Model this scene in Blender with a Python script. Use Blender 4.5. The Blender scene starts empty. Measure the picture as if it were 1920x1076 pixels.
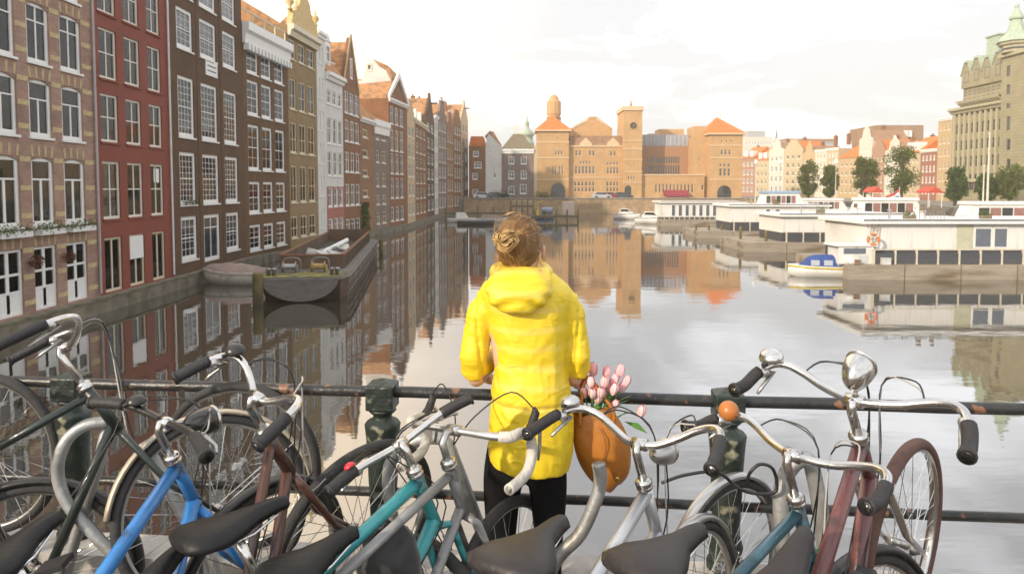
import bpy, math, random
import numpy as np
from mathutils import Vector, Matrix, noise
R = math.radians
rnd = random.Random(7)
S = bpy.context.scene
COL = S.collection
# ------------------------------------------------------------------ camera
F_PX, PPY, PITCH, EYE = 1300.0, 420.0, 3.0, 1.80
cd = bpy.data.cameras.new('camera'); cam = bpy.data.objects.new('camera', cd); COL.objects.link(cam)
cam.location = (0, 0, EYE); cam.rotation_euler = (R(90 - PITCH), 0, 0)
cd.sensor_width = 36; cd.lens = F_PX / 1920 * 36; cd.shift_y = -(538 - PPY) / 1920
cd.clip_start = 0.05; cd.clip_end = 6000
cd.dof.use_dof = True; cd.dof.focus_distance = 2.5; cd.dof.aperture_fstop = 8
S.camera = cam
# ------------------------------------------------------------------ light
SUN = Vector((-0.70, -0.62, 0.40)).normalized()      # towards the sun: low, behind the camera over the tall row
S.view_settings.view_transform = 'Standard'; S.view_settings.look = 'None'
S.view_settings.exposure = 0.98; S.view_settings.gamma = 1; S.view_settings.use_curve_mapping = False
w = bpy.data.worlds.new('World'); S.world = w; w.use_nodes = True
nt = w.node_tree; nt.nodes.clear()
def N(t, **k):
    n = nt.nodes.new(t)
    for a, b in k.items(): setattr(n, a, b)
    return n
sky = N('ShaderNodeTexSky', sky_type='NISHITA', sun_disc=False)
sky.sun_elevation = math.asin(SUN.z); sky.sun_rotation = math.atan2(SUN.x, SUN.y)
sky.air_density = 1.0; sky.dust_density = 3.0
bg1 = N('ShaderNodeBackground'); bg1.inputs['Strength'].default_value = 0.12
nt.links.new(sky.outputs[0], bg1.inputs[0])
tc = N('ShaderNodeTexCoord'); mp = N('ShaderNodeMapping'); mp.inputs['Scale'].default_value = (1.6, 1.6, 6.5)
nt.links.new(tc.outputs['Generated'], mp.inputs[0])
nz = N('ShaderNodeTexNoise'); nz.inputs['Scale'].default_value = 1.7; nz.inputs['Detail'].default_value = 7; nz.inputs['Roughness'].default_value = 0.55
nz.inputs['Distortion'].default_value = 0.4
nt.links.new(mp.outputs[0], nz.inputs['Vector'])
cr = N('ShaderNodeValToRGB'); e = cr.color_ramp.elements
e[0].position = 0.44; e[0].color = (0.44, 0.445, 0.46, 1); e[1].position = 0.64; e[1].color = (0.95, 0.955, 0.97, 1)
nt.links.new(nz.outputs['Fac'], cr.inputs[0])
bg2 = N('ShaderNodeBackground'); bg2.inputs['Strength'].default_value = 1.16
vn = N('ShaderNodeVectorMath', operation='DOT_PRODUCT'); vn.inputs[1].default_value = Vector((-0.50, 0.78, 0.38)).normalized(); nt.links.new(tc.outputs['Generated'], vn.inputs[0])
gr = N('ShaderNodeMapRange', interpolation_type='SMOOTHSTEP'); gr.inputs[1].default_value = 0.80; gr.inputs[2].default_value = 1.0; gr.inputs[3].default_value = 0; gr.inputs[4].default_value = 1; nt.links.new(vn.outputs['Value'], gr.inputs[0])
wm = N('ShaderNodeMix', data_type='RGBA'); wm.inputs[7].default_value = (1.22, 0.96, 0.66, 1); nt.links.new(gr.outputs[0], wm.inputs[0]); nt.links.new(cr.outputs[0], wm.inputs[6])
nt.links.new(wm.outputs[2], bg2.inputs[0])
mx = N('ShaderNodeMixShader'); mx.inputs[0].default_value = 0.86
nt.links.new(bg1.outputs[0], mx.inputs[1]); nt.links.new(bg2.outputs[0], mx.inputs[2])
ow = N('ShaderNodeOutputWorld'); nt.links.new(mx.outputs[0], ow.inputs[0])
sd = bpy.data.lights.new('sun', 'SUN'); sd.energy = 2.35; sd.angle = R(1.5); sd.color = (1.0, 0.86, 0.68)
so = bpy.data.objects.new('sun', sd); COL.objects.link(so); so.location = (-40, -40, 60)
so.rotation_euler = SUN.to_track_quat('Z', 'Y').to_euler()
try:
    S.cycles.max_bounces = 6; S.cycles.transparent_max_bounces = 12; S.cycles.caustics_reflective = False; S.cycles.caustics_refractive = False
    S.cycles.sample_clamp_indirect = 6
except Exception: pass
# ------------------------------------------------------------------ pixel -> place helpers (photograph measured at 1920 px)
CP, SP = math.cos(R(PITCH)), math.sin(R(PITCH))
def ray(px, py):
    a, b = (px - 960) / F_PX, -(py - PPY) / F_PX
    return Vector((a, CP + b * SP, -SP + b * CP))
def atY(px, py, Y):
    d = ray(px, py); t = Y / d.y
    return Vector((d.x * t, Y, EYE + d.z * t))
def atZ(px, py, z):
    d = ray(px, py); t = (z - EYE) / d.z
    return Vector((d.x * t, d.y * t, z))
# ------------------------------------------------------------------ materials
MC = {}
def mat(name, col, rough=0.7, metal=0.0, var=0.12, scale=3.0, bump=0.0, bscale=None, col2=None, c2=(0.5, 0.62), spec=0.5, brick=None, trans=0, streak=False, coat=0, sheen=0):
    if name in MC: return MC[name]
    m = bpy.data.materials.new(name); m.use_nodes = True; t = m.node_tree; L = t.links.new
    b = t.nodes['Principled BSDF']
    b.inputs['Roughness'].default_value = rough; b.inputs['Metallic'].default_value = metal
    b.inputs['Specular IOR Level'].default_value = spec; b.inputs['Coat Weight'].default_value = coat
    b.inputs['Sheen Weight'].default_value = sheen
    tcx = t.nodes.new('ShaderNodeTexCoord'); vec = tcx.outputs['Object']
    if streak:
        mpp = t.nodes.new('ShaderNodeMapping'); mpp.inputs['Scale'].default_value = streak; L(vec, mpp.inputs[0]); nv = mpp.outputs[0]
    else: nv = vec
    n1 = t.nodes.new('ShaderNodeTexNoise'); n1.inputs['Scale'].default_value = scale; n1.inputs['Detail'].default_value = 5; n1.inputs['Roughness'].default_value = 0.6
    L(nv, n1.inputs['Vector'])
    rp = t.nodes.new('ShaderNodeValToRGB'); L(n1.outputs['Fac'], rp.inputs[0])
    c = Vector(col)
    rp.color_ramp.elements[0].position = 0.3; rp.color_ramp.elements[0].color = (*(c * (1 - var)), 1)
    rp.color_ramp.elements[1].position = 0.7; rp.color_ramp.elements[1].color = (*(c * (1 + var)), 1)
    cur = rp.outputs[0]
    if col2 is not None:
        n2 = t.nodes.new('ShaderNodeTexNoise'); n2.inputs['Scale'].default_value = scale * 0.6; n2.inputs['Detail'].default_value = 8; L(nv, n2.inputs['Vector'])
        mr = t.nodes.new('ShaderNodeMapRange'); mr.inputs[1].default_value = c2[0]; mr.inputs[2].default_value = c2[1]; L(n2.outputs['Fac'], mr.inputs[0])
        mxx = t.nodes.new('ShaderNodeMix'); mxx.data_type = 'RGBA'; L(mr.outputs[0], mxx.inputs[0]); L(cur, mxx.inputs[6]); mxx.inputs[7].default_value = (*col2, 1); cur = mxx.outputs[2]
    if brick:
        bw, bh, mcol, strength = brick
        sx = t.nodes.new('ShaderNodeSeparateXYZ'); L(vec, sx.inputs[0]); ad = t.nodes.new('ShaderNodeMath'); ad.operation = 'ADD'; L(sx.outputs[0], ad.inputs[0]); L(sx.outputs[1], ad.inputs[1])
        cb = t.nodes.new('ShaderNodeCombineXYZ'); L(ad.outputs[0], cb.inputs[0]); L(sx.outputs[2], cb.inputs[1])
        bt = t.nodes.new('ShaderNodeTexBrick'); L(cb.outputs[0], bt.inputs['Vector']); bt.inputs['Scale'].default_value = 1
        bt.inputs['Brick Width'].default_value = bw; bt.inputs['Row Height'].default_value = bh; bt.inputs['Mortar Size'].default_value = bh * 0.12
        bt.inputs['Color1'].default_value = (1 - strength, 1 - strength, 1 - strength, 1); bt.inputs['Color2'].default_value = (1 + strength * .6,) * 3 + (1,); bt.inputs['Mortar'].default_value = (*mcol, 1)
        mm = t.nodes.new('ShaderNodeMix'); mm.data_type = 'RGBA'; mm.blend_type = 'MULTIPLY'; mm.inputs[0].default_value = 1; L(cur, mm.inputs[6]); L(bt.outputs[0], mm.inputs[7]); cur = mm.outputs[2]
    L(cur, b.inputs['Base Color'])
    if bump:
        n3 = t.nodes.new('ShaderNodeTexNoise'); n3.inputs['Scale'].default_value = bscale or scale * 6; n3.inputs['Detail'].default_value = 4; L(vec, n3.inputs['Vector'])
        bp = t.nodes.new('ShaderNodeBump'); bp.inputs['Strength'].default_value = bump; bp.inputs['Distance'].default_value = 0.01; L(n3.outputs['Fac'], bp.inputs['Height']); L(bp.outputs[0], b.inputs['Normal'])
    MC[name] = m; return m
def glass_mat(name, tint=(0.9, 0.95, 1), refl=0.25):
    m = bpy.data.materials.new(name); m.use_nodes = True; t = m.node_tree; L = t.links.new; t.nodes.clear()
    o = t.nodes.new('ShaderNodeOutputMaterial'); mx_ = t.nodes.new('ShaderNodeMixShader'); tr = t.nodes.new('ShaderNodeBsdfTransparent'); gl = t.nodes.new('ShaderNodeBsdfGlossy')
    tr.inputs[0].default_value = (*tint, 1); gl.inputs['Roughness'].default_value = 0.03
    fr = t.nodes.new('ShaderNodeLayerWeight'); fr.inputs[0].default_value = refl; L(fr.outputs['Fresnel'], mx_.inputs[0]); L(tr.outputs[0], mx_.inputs[1]); L(gl.outputs[0], mx_.inputs[2]); L(mx_.outputs[0], o.inputs[0])
    tcx = t.nodes.new('ShaderNodeTexCoord'); n = t.nodes.new('ShaderNodeTexNoise'); n.inputs['Scale'].default_value = 1.5; L(tcx.outputs['Object'], n.inputs[0]); bp = t.nodes.new('ShaderNodeBump'); bp.inputs['Strength'].default_value = 0.15; bp.inputs['Distance'].default_value = 0.02
    L(n.outputs['Fac'], bp.inputs['Height']); L(bp.outputs[0], gl.inputs['Normal']); L(bp.outputs[0], fr.inputs['Normal'])
    return m
GLASS = glass_mat('window glass', refl=0.42)
DARKGLASS = mat('dark window glass', (0.035, 0.04, 0.045), 0.06, var=0.5, scale=0.8, spec=0.9, bump=0.1, bscale=2)
MIDGLASS = mat('hazy window glass', (0.13, 0.10, 0.07), 0.1, var=0.6, scale=0.9, spec=0.9)
WHITE = mat('white paint', (0.82, 0.81, 0.78), 0.45, var=0.04, scale=2)
CREAM = mat('cream paint', (0.68, 0.60, 0.44), 0.5, var=0.06)
CURTAIN = mat('net curtain', (0.78, 0.79, 0.82), 0.9, var=0.12, scale=1.4, streak=(14, 1, 1))
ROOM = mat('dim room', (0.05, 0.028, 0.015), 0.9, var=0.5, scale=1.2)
STONE = mat('weathered stone', (0.36, 0.33, 0.29), 0.85, var=0.2, scale=2.5, bump=0.5, col2=(0.14, 0.13, 0.09), c2=(0.5, 0.75))
YSTONE = mat('yellow brick', (0.50, 0.39, 0.21), 0.8, var=0.2, scale=4)
ROOFTILE = mat('orange roof tile', (0.45, 0.22, 0.09), 0.8, var=0.25, scale=2, col2=(0.25, 0.15, 0.08))
SLATE = mat('dark roof slate', (0.13, 0.12, 0.12), 0.7, var=0.2)
TIMBER = mat('wet timber', (0.17, 0.13, 0.09), 0.8, var=0.3, scale=2, streak=(1, 1, 6), col2=(0.10, 0.12, 0.05), c2=(0.55, 0.7), bump=0.5)
# ------------------------------------------------------------------ mesh builder
class MB:
    def __init__(s): s.v = []; s.f = []; s.m = []; s.mi = 0
    def add(s, vs, fs):
        o = len(s.v); s.v += [tuple(v) for v in vs]; s.f += [tuple(i + o for i in f) for f in fs]; s.m += [s.mi] * len(fs); return s
    def box(s, x0, x1, y0, y1, z0, z1, M=None):
        vs = [Vector((x, y, z)) for z in (z0, z1) for y in (y0, y1) for x in (x0, x1)]
        if M is not None: vs = [M @ v for v in vs]
        return s.add(vs, [(0, 2, 3, 1), (4, 5, 7, 6), (0, 1, 5, 4), (2, 6, 7, 3), (0, 4, 6, 2), (1, 3, 7, 5)])
    def quad(s, *p): return s.add(p, [tuple(range(len(p)))])
    def tube(s, pts, r, n=8, caps=True, closed=False):
        pts = [Vector(p) for p in pts]; k = len(pts)
        rr = r if isinstance(r, (list, tuple)) else [r] * k
        vs = []; up = None
        for i, p in enumerate(pts):
            if closed: t = pts[(i + 1) % k] - pts[i - 1]
            else: t = pts[min(i + 1, k - 1)] - pts[max(i - 1, 0)]
            if t.length < 1e-9: t = Vector((0, 0, 1))
            t.normalize()
            if up is None:
                up = Vector((0, 0, 1)) if abs(t.z) < 0.9 else Vector((1, 0, 0))
            a = t.cross(up)
            if a.length < 1e-6: a = t.cross(Vector((0.3, 1, 0.2)))
            a.normalize(); b = a.cross(t).normalized(); up = b
            for j in range(n):
                th = 2 * math.pi * j / n; vs.append(p + (a * math.cos(th) + b * math.sin(th)) * rr[i])
        fs = [(i * n + j, i * n + (j + 1) % n, (i + 1) * n + (j + 1) % n, (i + 1) * n + j) for i in range(k - 1) for j in range(n)]
        if closed: fs += [((k - 1) * n + j, (k - 1) * n + (j + 1) % n, (j + 1) % n, j) for j in range(n)]
        elif caps: fs += [tuple(range(n))[::-1], tuple((k - 1) * n + j for j in range(n))]
        return s.add(vs, fs)
    def lathe(s, prof, M=None, n=16, caps=True):
        vs = []; M = M or Matrix()
        for r, z in prof:
            for j in range(n):
                a = 2 * math.pi * j / n; vs.append(M @ Vector((r * math.cos(a), r * math.sin(a), z)))
        k = len(prof)
        fs = [(i * n + j, i * n + (j + 1) % n, (i + 1) * n + (j + 1) % n, (i + 1) * n + j) for i in range(k - 1) for j in range(n)]
        if caps: fs += [tuple(range(n))[::-1], tuple((k - 1) * n + j for j in range(n))]
        return s.add(vs, fs)
    def prism(s, poly, a, b, plane='xz', M=None):
        n = len(poly)
        if plane == 'xz': vs = [Vector((p[0], a, p[1])) for p in poly] + [Vector((p[0], b, p[1])) for p in poly]
        elif plane == 'xy': vs = [Vector((p[0], p[1], a)) for p in poly] + [Vector((p[0], p[1], b)) for p in poly]
        else: vs = [Vector((a, p[0], p[1])) for p in poly] + [Vector((b, p[0], p[1])) for p in poly]
        if M is not None: vs = [M @ v for v in vs]
        return s.add(vs, [tuple(range(n))[::-1], tuple(range(n, 2 * n))] + [(i, (i + 1) % n, n + (i + 1) % n, n + i) for i in range(n)])
    def loft(s, rings, caps=True):
        n = len(rings[0]); vs = [v for r in rings for v in r]; k = len(rings)
        fs = [(i * n + j, i * n + (j + 1) % n, (i + 1) * n + (j + 1) % n, (i + 1) * n + j) for i in range(k - 1) for j in range(n)]
        if caps: fs += [tuple(range(n))[::-1], tuple((k - 1) * n + j for j in range(n))]
        return s.add(vs, fs)
    def ball(s, c, r, n=12, m=8):
        c = Vector(c); r = Vector(r) if hasattr(r, '__len__') else Vector((r, r, r)); vs = []
        for i in range(1, m):
            ph = math.pi * i / m
            for j in range(n):
                th = 2 * math.pi * j / n; vs.append(c + Vector((r.x * math.sin(ph) * math.cos(th), r.y * math.sin(ph) * math.sin(th), r.z * math.cos(ph))))
        vs += [c + Vector((0, 0, r.z)), c - Vector((0, 0, r.z))]; T = (m - 1) * n
        fs = [(i * n + j, (i + 1) * n + j, (i + 1) * n + (j + 1) % n, i * n + (j + 1) % n) for i in range(m - 2) for j in range(n)]
        fs += [(T, j, (j + 1) % n) for j in range(n)] + [(T + 1, (m - 2) * n + (j + 1) % n, (m - 2) * n + j) for j in range(n)]
        return s.add(vs, fs)
    def mesh(s, name, mats, smooth=False):
        me = bpy.data.meshes.new(name); me.from_pydata(s.v, [], s.f)
        mats = mats if isinstance(mats, (list, tuple)) else [mats]
        for x in mats: me.materials.append(x)
        if any(s.m): me.polygons.foreach_set('material_index', s.m)
        if smooth: me.polygons.foreach_set('use_smooth', [True] * len(s.f))
        me.update(); return me
    def build(s, name, mats, parent=None, smooth=False, loc=None):
        return put(name, s.mesh(name, mats, smooth), parent, loc)
def put(name, me, parent=None, loc=None, rot=None):
    o = bpy.data.objects.new(name, me); COL.objects.link(o)
    if parent is not None: o.parent = parent
    if loc is not None: o.location = loc
    if rot is not None: o.rotation_euler = rot
    return o
def tag(o, label=None, cat=None, group=None, kind=None):
    if label: o['label'] = label
    if cat: o['category'] = cat
    if group: o['group'] = group
    if kind: o['kind'] = kind
    return o
def thing(name, label, cat, loc=(0, 0, 0), rz=0, group=None):
    o = bpy.data.objects.new(name, None); o.empty_display_size = 0.3; COL.objects.link(o)
    o.location = loc; o.rotation_euler = (0, 0, rz); return tag(o, label, cat, group)
def bevel(o, wd=0.01, seg=2):
    m = o.modifiers.new('bevel', 'BEVEL'); m.width = wd; m.segments = seg; m.limit_method = 'ANGLE'; return o
def smooth_path(pts, k=5):
    pts = [Vector(p) for p in pts]; out = []
    for i in range(len(pts) - 1):
        p0, p1, p2, p3 = pts[max(i - 1, 0)], pts[i], pts[i + 1], pts[min(i + 2, len(pts) - 1)]
        for j in range(k):
            t = j / k; out.append(0.5 * ((2 * p1) + (p2 - p0) * t + (2 * p0 - 5 * p1 + 4 * p2 - p3) * t * t + (3 * p1 - p0 - 3 * p2 + p3) * t ** 3))
    out.append(pts[-1]); return out
# ------------------------------------------------------------------ the setting: water, ground, quays
WZ = -3.6
def water():
    m = bpy.data.materials.new('canal water'); m.use_nodes = True; t = m.node_tree; L = t.links.new; b = t.nodes['Principled BSDF']
    b.inputs['Base Color'].default_value = (0.055, 0.047, 0.028, 1); b.inputs['Roughness'].default_value = 0.025; b.inputs['IOR'].default_value = 1.33
    gl = t.nodes.new('ShaderNodeBsdfGlossy'); gl.inputs['Roughness'].default_value = 0.03; gl.inputs['Color'].default_value = (0.86, 0.87, 0.90, 1)
    mx_ = t.nodes.new('ShaderNodeMixShader'); lw = t.nodes.new('ShaderNodeLayerWeight'); lw.inputs[0].default_value = 0.5
    mr = t.nodes.new('ShaderNodeMapRange'); mr.inputs[1].default_value = 0.15; mr.inputs[2].default_value = 0.95; mr.inputs[3].default_value = 0.18; mr.inputs[4].default_value = 0.52
    L(lw.outputs['Facing'], mr.inputs[0]); L(mr.outputs[0], mx_.inputs[0]); L(b.outputs[0], mx_.inputs[1]); L(gl.outputs[0], mx_.inputs[2])
    tcx = t.nodes.new('ShaderNodeTexCoord')
    def nn(sc, st, det):
        mp_ = t.nodes.new('ShaderNodeMapping'); mp_.inputs['Scale'].default_value = st; L(tcx.outputs['Object'], mp_.inputs[0])
        n = t.nodes.new('ShaderNodeTexNoise'); n.inputs['Scale'].default_value = sc; n.inputs['Detail'].default_value = det; L(mp_.outputs[0], n.inputs['Vector']); return n
    a = nn(0.9, (0.55, 1.5, 1), 3); c = nn(0.12, (0.6, 1.2, 1), 2)
    ad = t.nodes.new('ShaderNodeMath'); ad.operation = 'MULTIPLY_ADD'; ad.inputs[1].default_value = 3.0; L(c.outputs['Fac'], ad.inputs[0]); L(a.outputs['Fac'], ad.inputs[2])
    bp = t.nodes.new('ShaderNodeBump'); bp.inputs['Strength'].default_value = 1.0; bp.inputs['Distance'].default_value = 0.0048; L(ad.outputs[0], bp.inputs['Height'])
    L(bp.outputs[0], b.inputs['Normal']); L(bp.outputs[0], gl.inputs['Normal']); L(bp.outputs[0], lw.inputs['Normal'])
    L(mx_.outputs[0], t.nodes['Material Output'].inputs[0])
    tag(MB().quad((-60, -60, WZ), (140, -60, WZ), (140, 146, WZ), (-60, 146, WZ)).build('water', m), kind='structure')
water()
ASPH = mat('asphalt', (0.07, 0.07, 0.07), 0.9, var=0.2)
PAVE = mat('pavement stone', (0.28, 0.26, 0.23), 0.9, var=0.2, brick=(0.3, 0.15, (0.3, 0.3, 0.3), 0.15))
QUAY = mat('quay brick', (0.38, 0.24, 0.15), 0.9, var=0.25, brick=(0.42, 0.13, (0.5, 0.5, 0.5), 0.25), col2=(0.16, 0.14, 0.08), c2=(0.5, 0.7))
tag(MB().box(-1500, 1500, 145.7, 3000, -8, -0.62).build('ground', PAVE), kind='structure')
POLY = [(-18, -40), (-18, 47), (-15.8, 78), (-13.9, 92), (-13.6, 125), (-9.4, 162)]
def onpoly(px):
    for (x0, y0), (x1, y1) in zip(POLY, POLY[1:]):
        k = (px - 960) / F_PX
        den = (x1 - x0) - k * (y1 - y0)
        if abs(den) < 1e-9: continue
        s = (k * y0 - x0) / den
        if -1e-6 <= s <= 1 + 1e-6 and y0 + s * (y1 - y0) > 0: return Vector((x0 + s * (x1 - x0), y0 + s * (y1 - y0)))
    raise ValueError(px)
# ledge along the house fronts
q = MB()
off = [(x + 0.38, y) for x, y in POLY]
for i in range(len(POLY) - 1):
    (a, b), (c, d) = POLY[i], POLY[i + 1]; (e_, f_), (g, h) = off[i], off[i + 1]
    q.prism([(a - 3, b), (e_, f_), (g, h), (c - 3, d)], WZ - 1, -3.02, 'xy')
LEDGE = mat('dark weathered quay stone', (.20, .17, .13), .9, var=.3, scale=1.5, bump=.6, col2=(.10, .095, .04), c2=(.5, .7))
tag(q.build('quay', LEDGE), kind='structure')
tag(MB().box(-400, -21.5, -60, 146, -6, -0.2).build('ground', PAVE), kind='structure')
# coping slabs on the ledge, each its own piece, as far as they can be told apart
sl = MB().box(0, 1.36, -0.44, 0.02, 0, 0.09).mesh('slab', LEDGE)
for i in range(24):
    y = 18 + i * 1.4; put('slab', sl, None, (-18.02, y, -3.02), (0, 0, R(90)))['kind'] = 'structure'
# ------------------------------------------------------------------ facades
WCACHE = {}
def window_meshes(w, h, st):
    k = (round(w, 2), round(h, 2), st['id'])
    if k in WCACHE: return WCACHE[k]
    t = st.get('t', 0.07); mt = st.get('bar', 0.03); nx = st.get('nx', 2); hz = st.get('hz', (0.55,)); fr = MB()
    y0, y1 = 0.05, 0.15
    fr.box(0, t, y0, y1, 0, h); fr.box(w - t, w, y0, y1, 0, h); fr.box(t, w - t, y0, y1, 0, t * 1.2); fr.box(t, w - t, y0, y1, h - t, h)
    zs = [t * 1.2] + [h * f for f in hz] + [h - t]; xs = [t + (w - 2 * t) * i / nx for i in range(nx + 1)]
    tr = st.get('tr', 0.055)
    for f in hz: fr.box(t, w - t, y0 + .01, y1 - .01, h * f - tr / 2, h * f + tr / 2)
    for x in xs[1:-1]: fr.box(x - mt, x + mt, y0 + .02, y1 - .02, t, h * hz[0] if st.get('low') else h - t)
    for i in range(st.get('mx', 0)):
        x = t + (w - 2 * t) * (i + 1) / (st['mx'] + 1); fr.box(x - .012, x + .012, y0 + .03, y1 - .03, t, h - t)
    for i in range(st.get('mz', 0)):
        z = t + (h - 2 * t) * (i + 1) / (st['mz'] + 1); fr.box(t, w - t, y0 + .032, y1 - .032, z - .012, z + .012)
    if st.get('panel'): fr.box(t, w - t, y0 + .02, y1, 0, h * st['panel'])
    fm = fr.mesh('window', st.get('mat', WHITE))
    pm = []
    cells = [(xs[i], xs[i + 1], zs[j], zs[j + 1]) for i in range(nx) for j in range(len(zs) - 1) if not (st.get('low') and j == 1)] + ([(t, w - t, zs[1], zs[2])] if st.get('low') else []) if st.get('cells') else [(t, w - t, t, h - t)]
    for (a, b, c, d) in cells: pm.append(((a, 0.10, c), MB().box(0, b - a, 0, 0.008, 0, d - c)))
    WCACHE[k] = (fm, [(l, {g: None for g in ()}, m) for l, m in pm]); return WCACHE[k]
PM = {}
def pane_mesh(mb, gl, key):
    k = (key, gl.name)
    if k not in PM: PM[k] = mb.mesh('pane', gl)
    return PM[k]
SILLC = {}
def add_window(root, u0, u1, z0, z1, st, gl=None, inset=0.0, name='window'):
    w, h = u1 - u0, z1 - z0; fm, panes = window_meshes(w, h, st)
    wo = put(name, fm, root, (u0, inset, z0)); gl = gl or st.get('glass', DARKGLASS)
    for i, (l, _, mb) in enumerate(panes):
        put('pane', pane_mesh(mb, gl, (round(w, 2), round(h, 2), st['id'], i)), wo, l)
    if st.get('sill', True):
        k = (round(w, 2), st.get('sillmat', WHITE).name)
        if k not in SILLC: SILLC[k] = MB().box(-0.06, w + 0.06, -0.07, 0.05, -0.09, 0).mesh('sill', st.get('sillmat', WHITE))
        put('sill', SILLC[k], wo, (0, -inset, 0))
    if st.get('curtain'):
        cw, ch, cz = st['curtain']
        k = ('c', round(w, 2), round(h, 2), st['curtain'])
        if k not in SILLC:
            m = MB(); n = 24; a, b = w * (0.5 - cw / 2), w * (0.5 + cw / 2)
            top = [Vector((a + (b - a) * i / n, 0.19 + 0.02 * math.sin(i * 1.9), h * cz + h * ch)) for i in range(n + 1)]
            bot = [Vector((v.x, v.y, h * cz)) for v in top]
            m.v = [tuple(v) for v in bot + top]; m.f = [(i, i + 1, n + 2 + i, n + 1 + i) for i in range(n)]; m.m = [0] * n
            SILLC[k] = m.mesh('curtain', CURTAIN)
        put('curtain', SILLC[k], wo)
    return wo
class House:
    def __init__(s, P0, P1, zb, zt, wall, label, depth=9, name='canal_house', cat='house', group=None, room=True):
        s.P0, s.P1 = Vector(P0[:2]), Vector(P1[:2]); d = s.P1 - s.P0; s.W = d.length; s.d = d.normalized(); s.nrm = Vector((s.d.y, -s.d.x))
        s.zb, s.H, s.D, s.wall = zb, zt - zb, depth, wall; s.op = []; s.room = room
        s.root = thing(name, label, cat, (s.P0.x, s.P0.y, zb), math.atan2(s.d.y, s.d.x), group)
    def uz(s, px, py):
        r = ray(px, py); n = Vector((s.nrm.x, s.nrm.y, 0)); p0 = Vector((s.P0.x, s.P0.y, 0)); c = Vector((0, 0, EYE))
        t = (p0 - c).dot(n) / r.dot(n); p = c + r * t
        return (Vector((p.x, p.y)) - s.P0).dot(s.d), p.z - s.zb
    def px_open(s, cols, rows, refx, st, refy=360, skip=(), **k):
        """cols: pixel spans at row refy; rows: (top, bottom) pixel spans at column refx; st may be one style or one per row"""
        us = [(s.uz(a, refy)[0], s.uz(b, refy)[0]) for a, b in cols]
        for j, (ya, yb) in enumerate(rows):
            za, zb = s.uz(refx, yb)[1], s.uz(refx, ya)[1]
            for i, (u0, u1) in enumerate(us):
                if (j, i) in skip: continue
                sty = st[j] if isinstance(st, (list, tuple)) else st
                if isinstance(sty, (list, tuple)): sty = sty[i]
                s.op.append([max(u0, 0.05), min(u1, s.W - 0.05), za, min(zb, s.H - 0.1), sty])
    def grid(s, n, floors, st, z0=0.6, fill=0.55, hf=0.62, margin=0.35, top=0.5):
        fh = (s.H - z0 - top) / floors; cw = (s.W - 2 * margin) / n
        for j in range(floors):
            for i in range(n):
                u = margin + cw * (i + 0.5); z = z0 + fh * (j + 0.5)
                sc = 1.0 if j < floors - 1 else 0.8
                s.op.append([u - cw * fill / 2, u + cw * fill / 2, z - fh * hf / 2 * sc, z + fh * hf / 2 * sc, st[j % len(st)] if isinstance(st, (list, tuple)) else st])
    def finish(s, build_windows=True, reveal=0.2, sides=True):
        W, H = s.W, s.H; m = MB(); E = 0.004
        us = sorted({0.0 + E, W - E} | {round(v, 3) for o in s.op for v in o[:2]}); zs = sorted({0.0, H} | {round(v, 3) for o in s.op for v in o[2:4]})
        for i in range(len(us) - 1):
            j = 0
            while j < len(zs) - 1:
                uc = (us[i] + us[i + 1]) / 2
                def solid(jj):
                    zc = (zs[jj] + zs[jj + 1]) / 2
                    return not any(o[0] < uc < o[1] and o[2] < zc < o[3] for o in s.op)
                if not solid(j): j += 1; continue
                k = j
                while k < len(zs) - 1 and solid(k): k += 1
                m.quad((us[i], 0, zs[j]), (us[i + 1], 0, zs[j]), (us[i + 1], 0, zs[k]), (us[i], 0, zs[k])); j = k
        for a, b, c, d, _ in s.op:
            r = reveal
            m.quad((a, 0, c), (a, 0, d), (a, r, d), (a, r, c)); m.quad((b, 0, c), (b, r, c), (b, r, d), (b, 0, d))
            m.quad((a, 0, d), (b, 0, d), (b, r, d), (a, r, d)); m.quad((a, 0, c), (a, r, c), (b, r, c), (b, 0, c))
        D = s.D
        m.quad((E, 0, 0), (E, 0, H), (E, D, H), (E, D, 0)); m.quad((W - E, 0, 0), (W - E, D, 0), (W - E, D, H), (W - E, 0, H))
        m.quad((E, D, 0), (E, D, H), (W - E, D, H), (W - E, D, 0)); m.quad((E, 0, H), (W - E, 0, H), (W - E, D, H), (E, D, H))
        s.wall_o = m.build('wall', s.wall, s.root)
        if s.room: MB().box(0.1, W - 0.1, 0.75, 0.8, 0.02, H - 0.05).build('dim_room_sheet', ROOM, s.root)  # dark sheet behind the windows; the rooms' shade is put into its colour
        for a, b, c, d, st in s.op:
            st2 = st
            if st.get('rand') and not st.get('curtain'):
                q_ = rnd.random()
                st2 = dict(st); st2['glass'] = st.get('glass', DARKGLASS) if q_ < 0.6 else MIDGLASS
            add_window(s.root, a, b, c, d, st2, inset=st.get('inset', 0.02), name='door' if st.get('door') else 'window')
        return s
    def box(s, name, mats, *a, bv=0):
        o = MB().box(*a).build(name, mats, s.root)
        if bv: bevel(o, bv)
        return o
    def poly(s, name, mats, pts, y0, y1): return MB().prism(pts, y0, y1, 'xz').build(name, mats, s.root)
    def gable_roof(s, m, rise, over=0.15, y0=0.3, D=None, z=None):          # ridge runs back from the front
        D = D or s.D; z = s.H if z is None else z; W = s.W
        o = MB().prism([(-over * 0 + .01, z + .01), (W - .01, z + .01), (W / 2, z + rise)], y0, D, 'xz').build('roof', m, s.root); return o
    def side_roof(s, m, rise, z=None, y0=0.0):                               # ridge parallel to the front
        z = s.H if z is None else z
        return MB().prism([(y0 - .25, z + .01), (s.D / 2, z + rise), (s.D, z + .01)], 0.02, s.W - .02, 'yz').build('roof', m, s.root)
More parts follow.
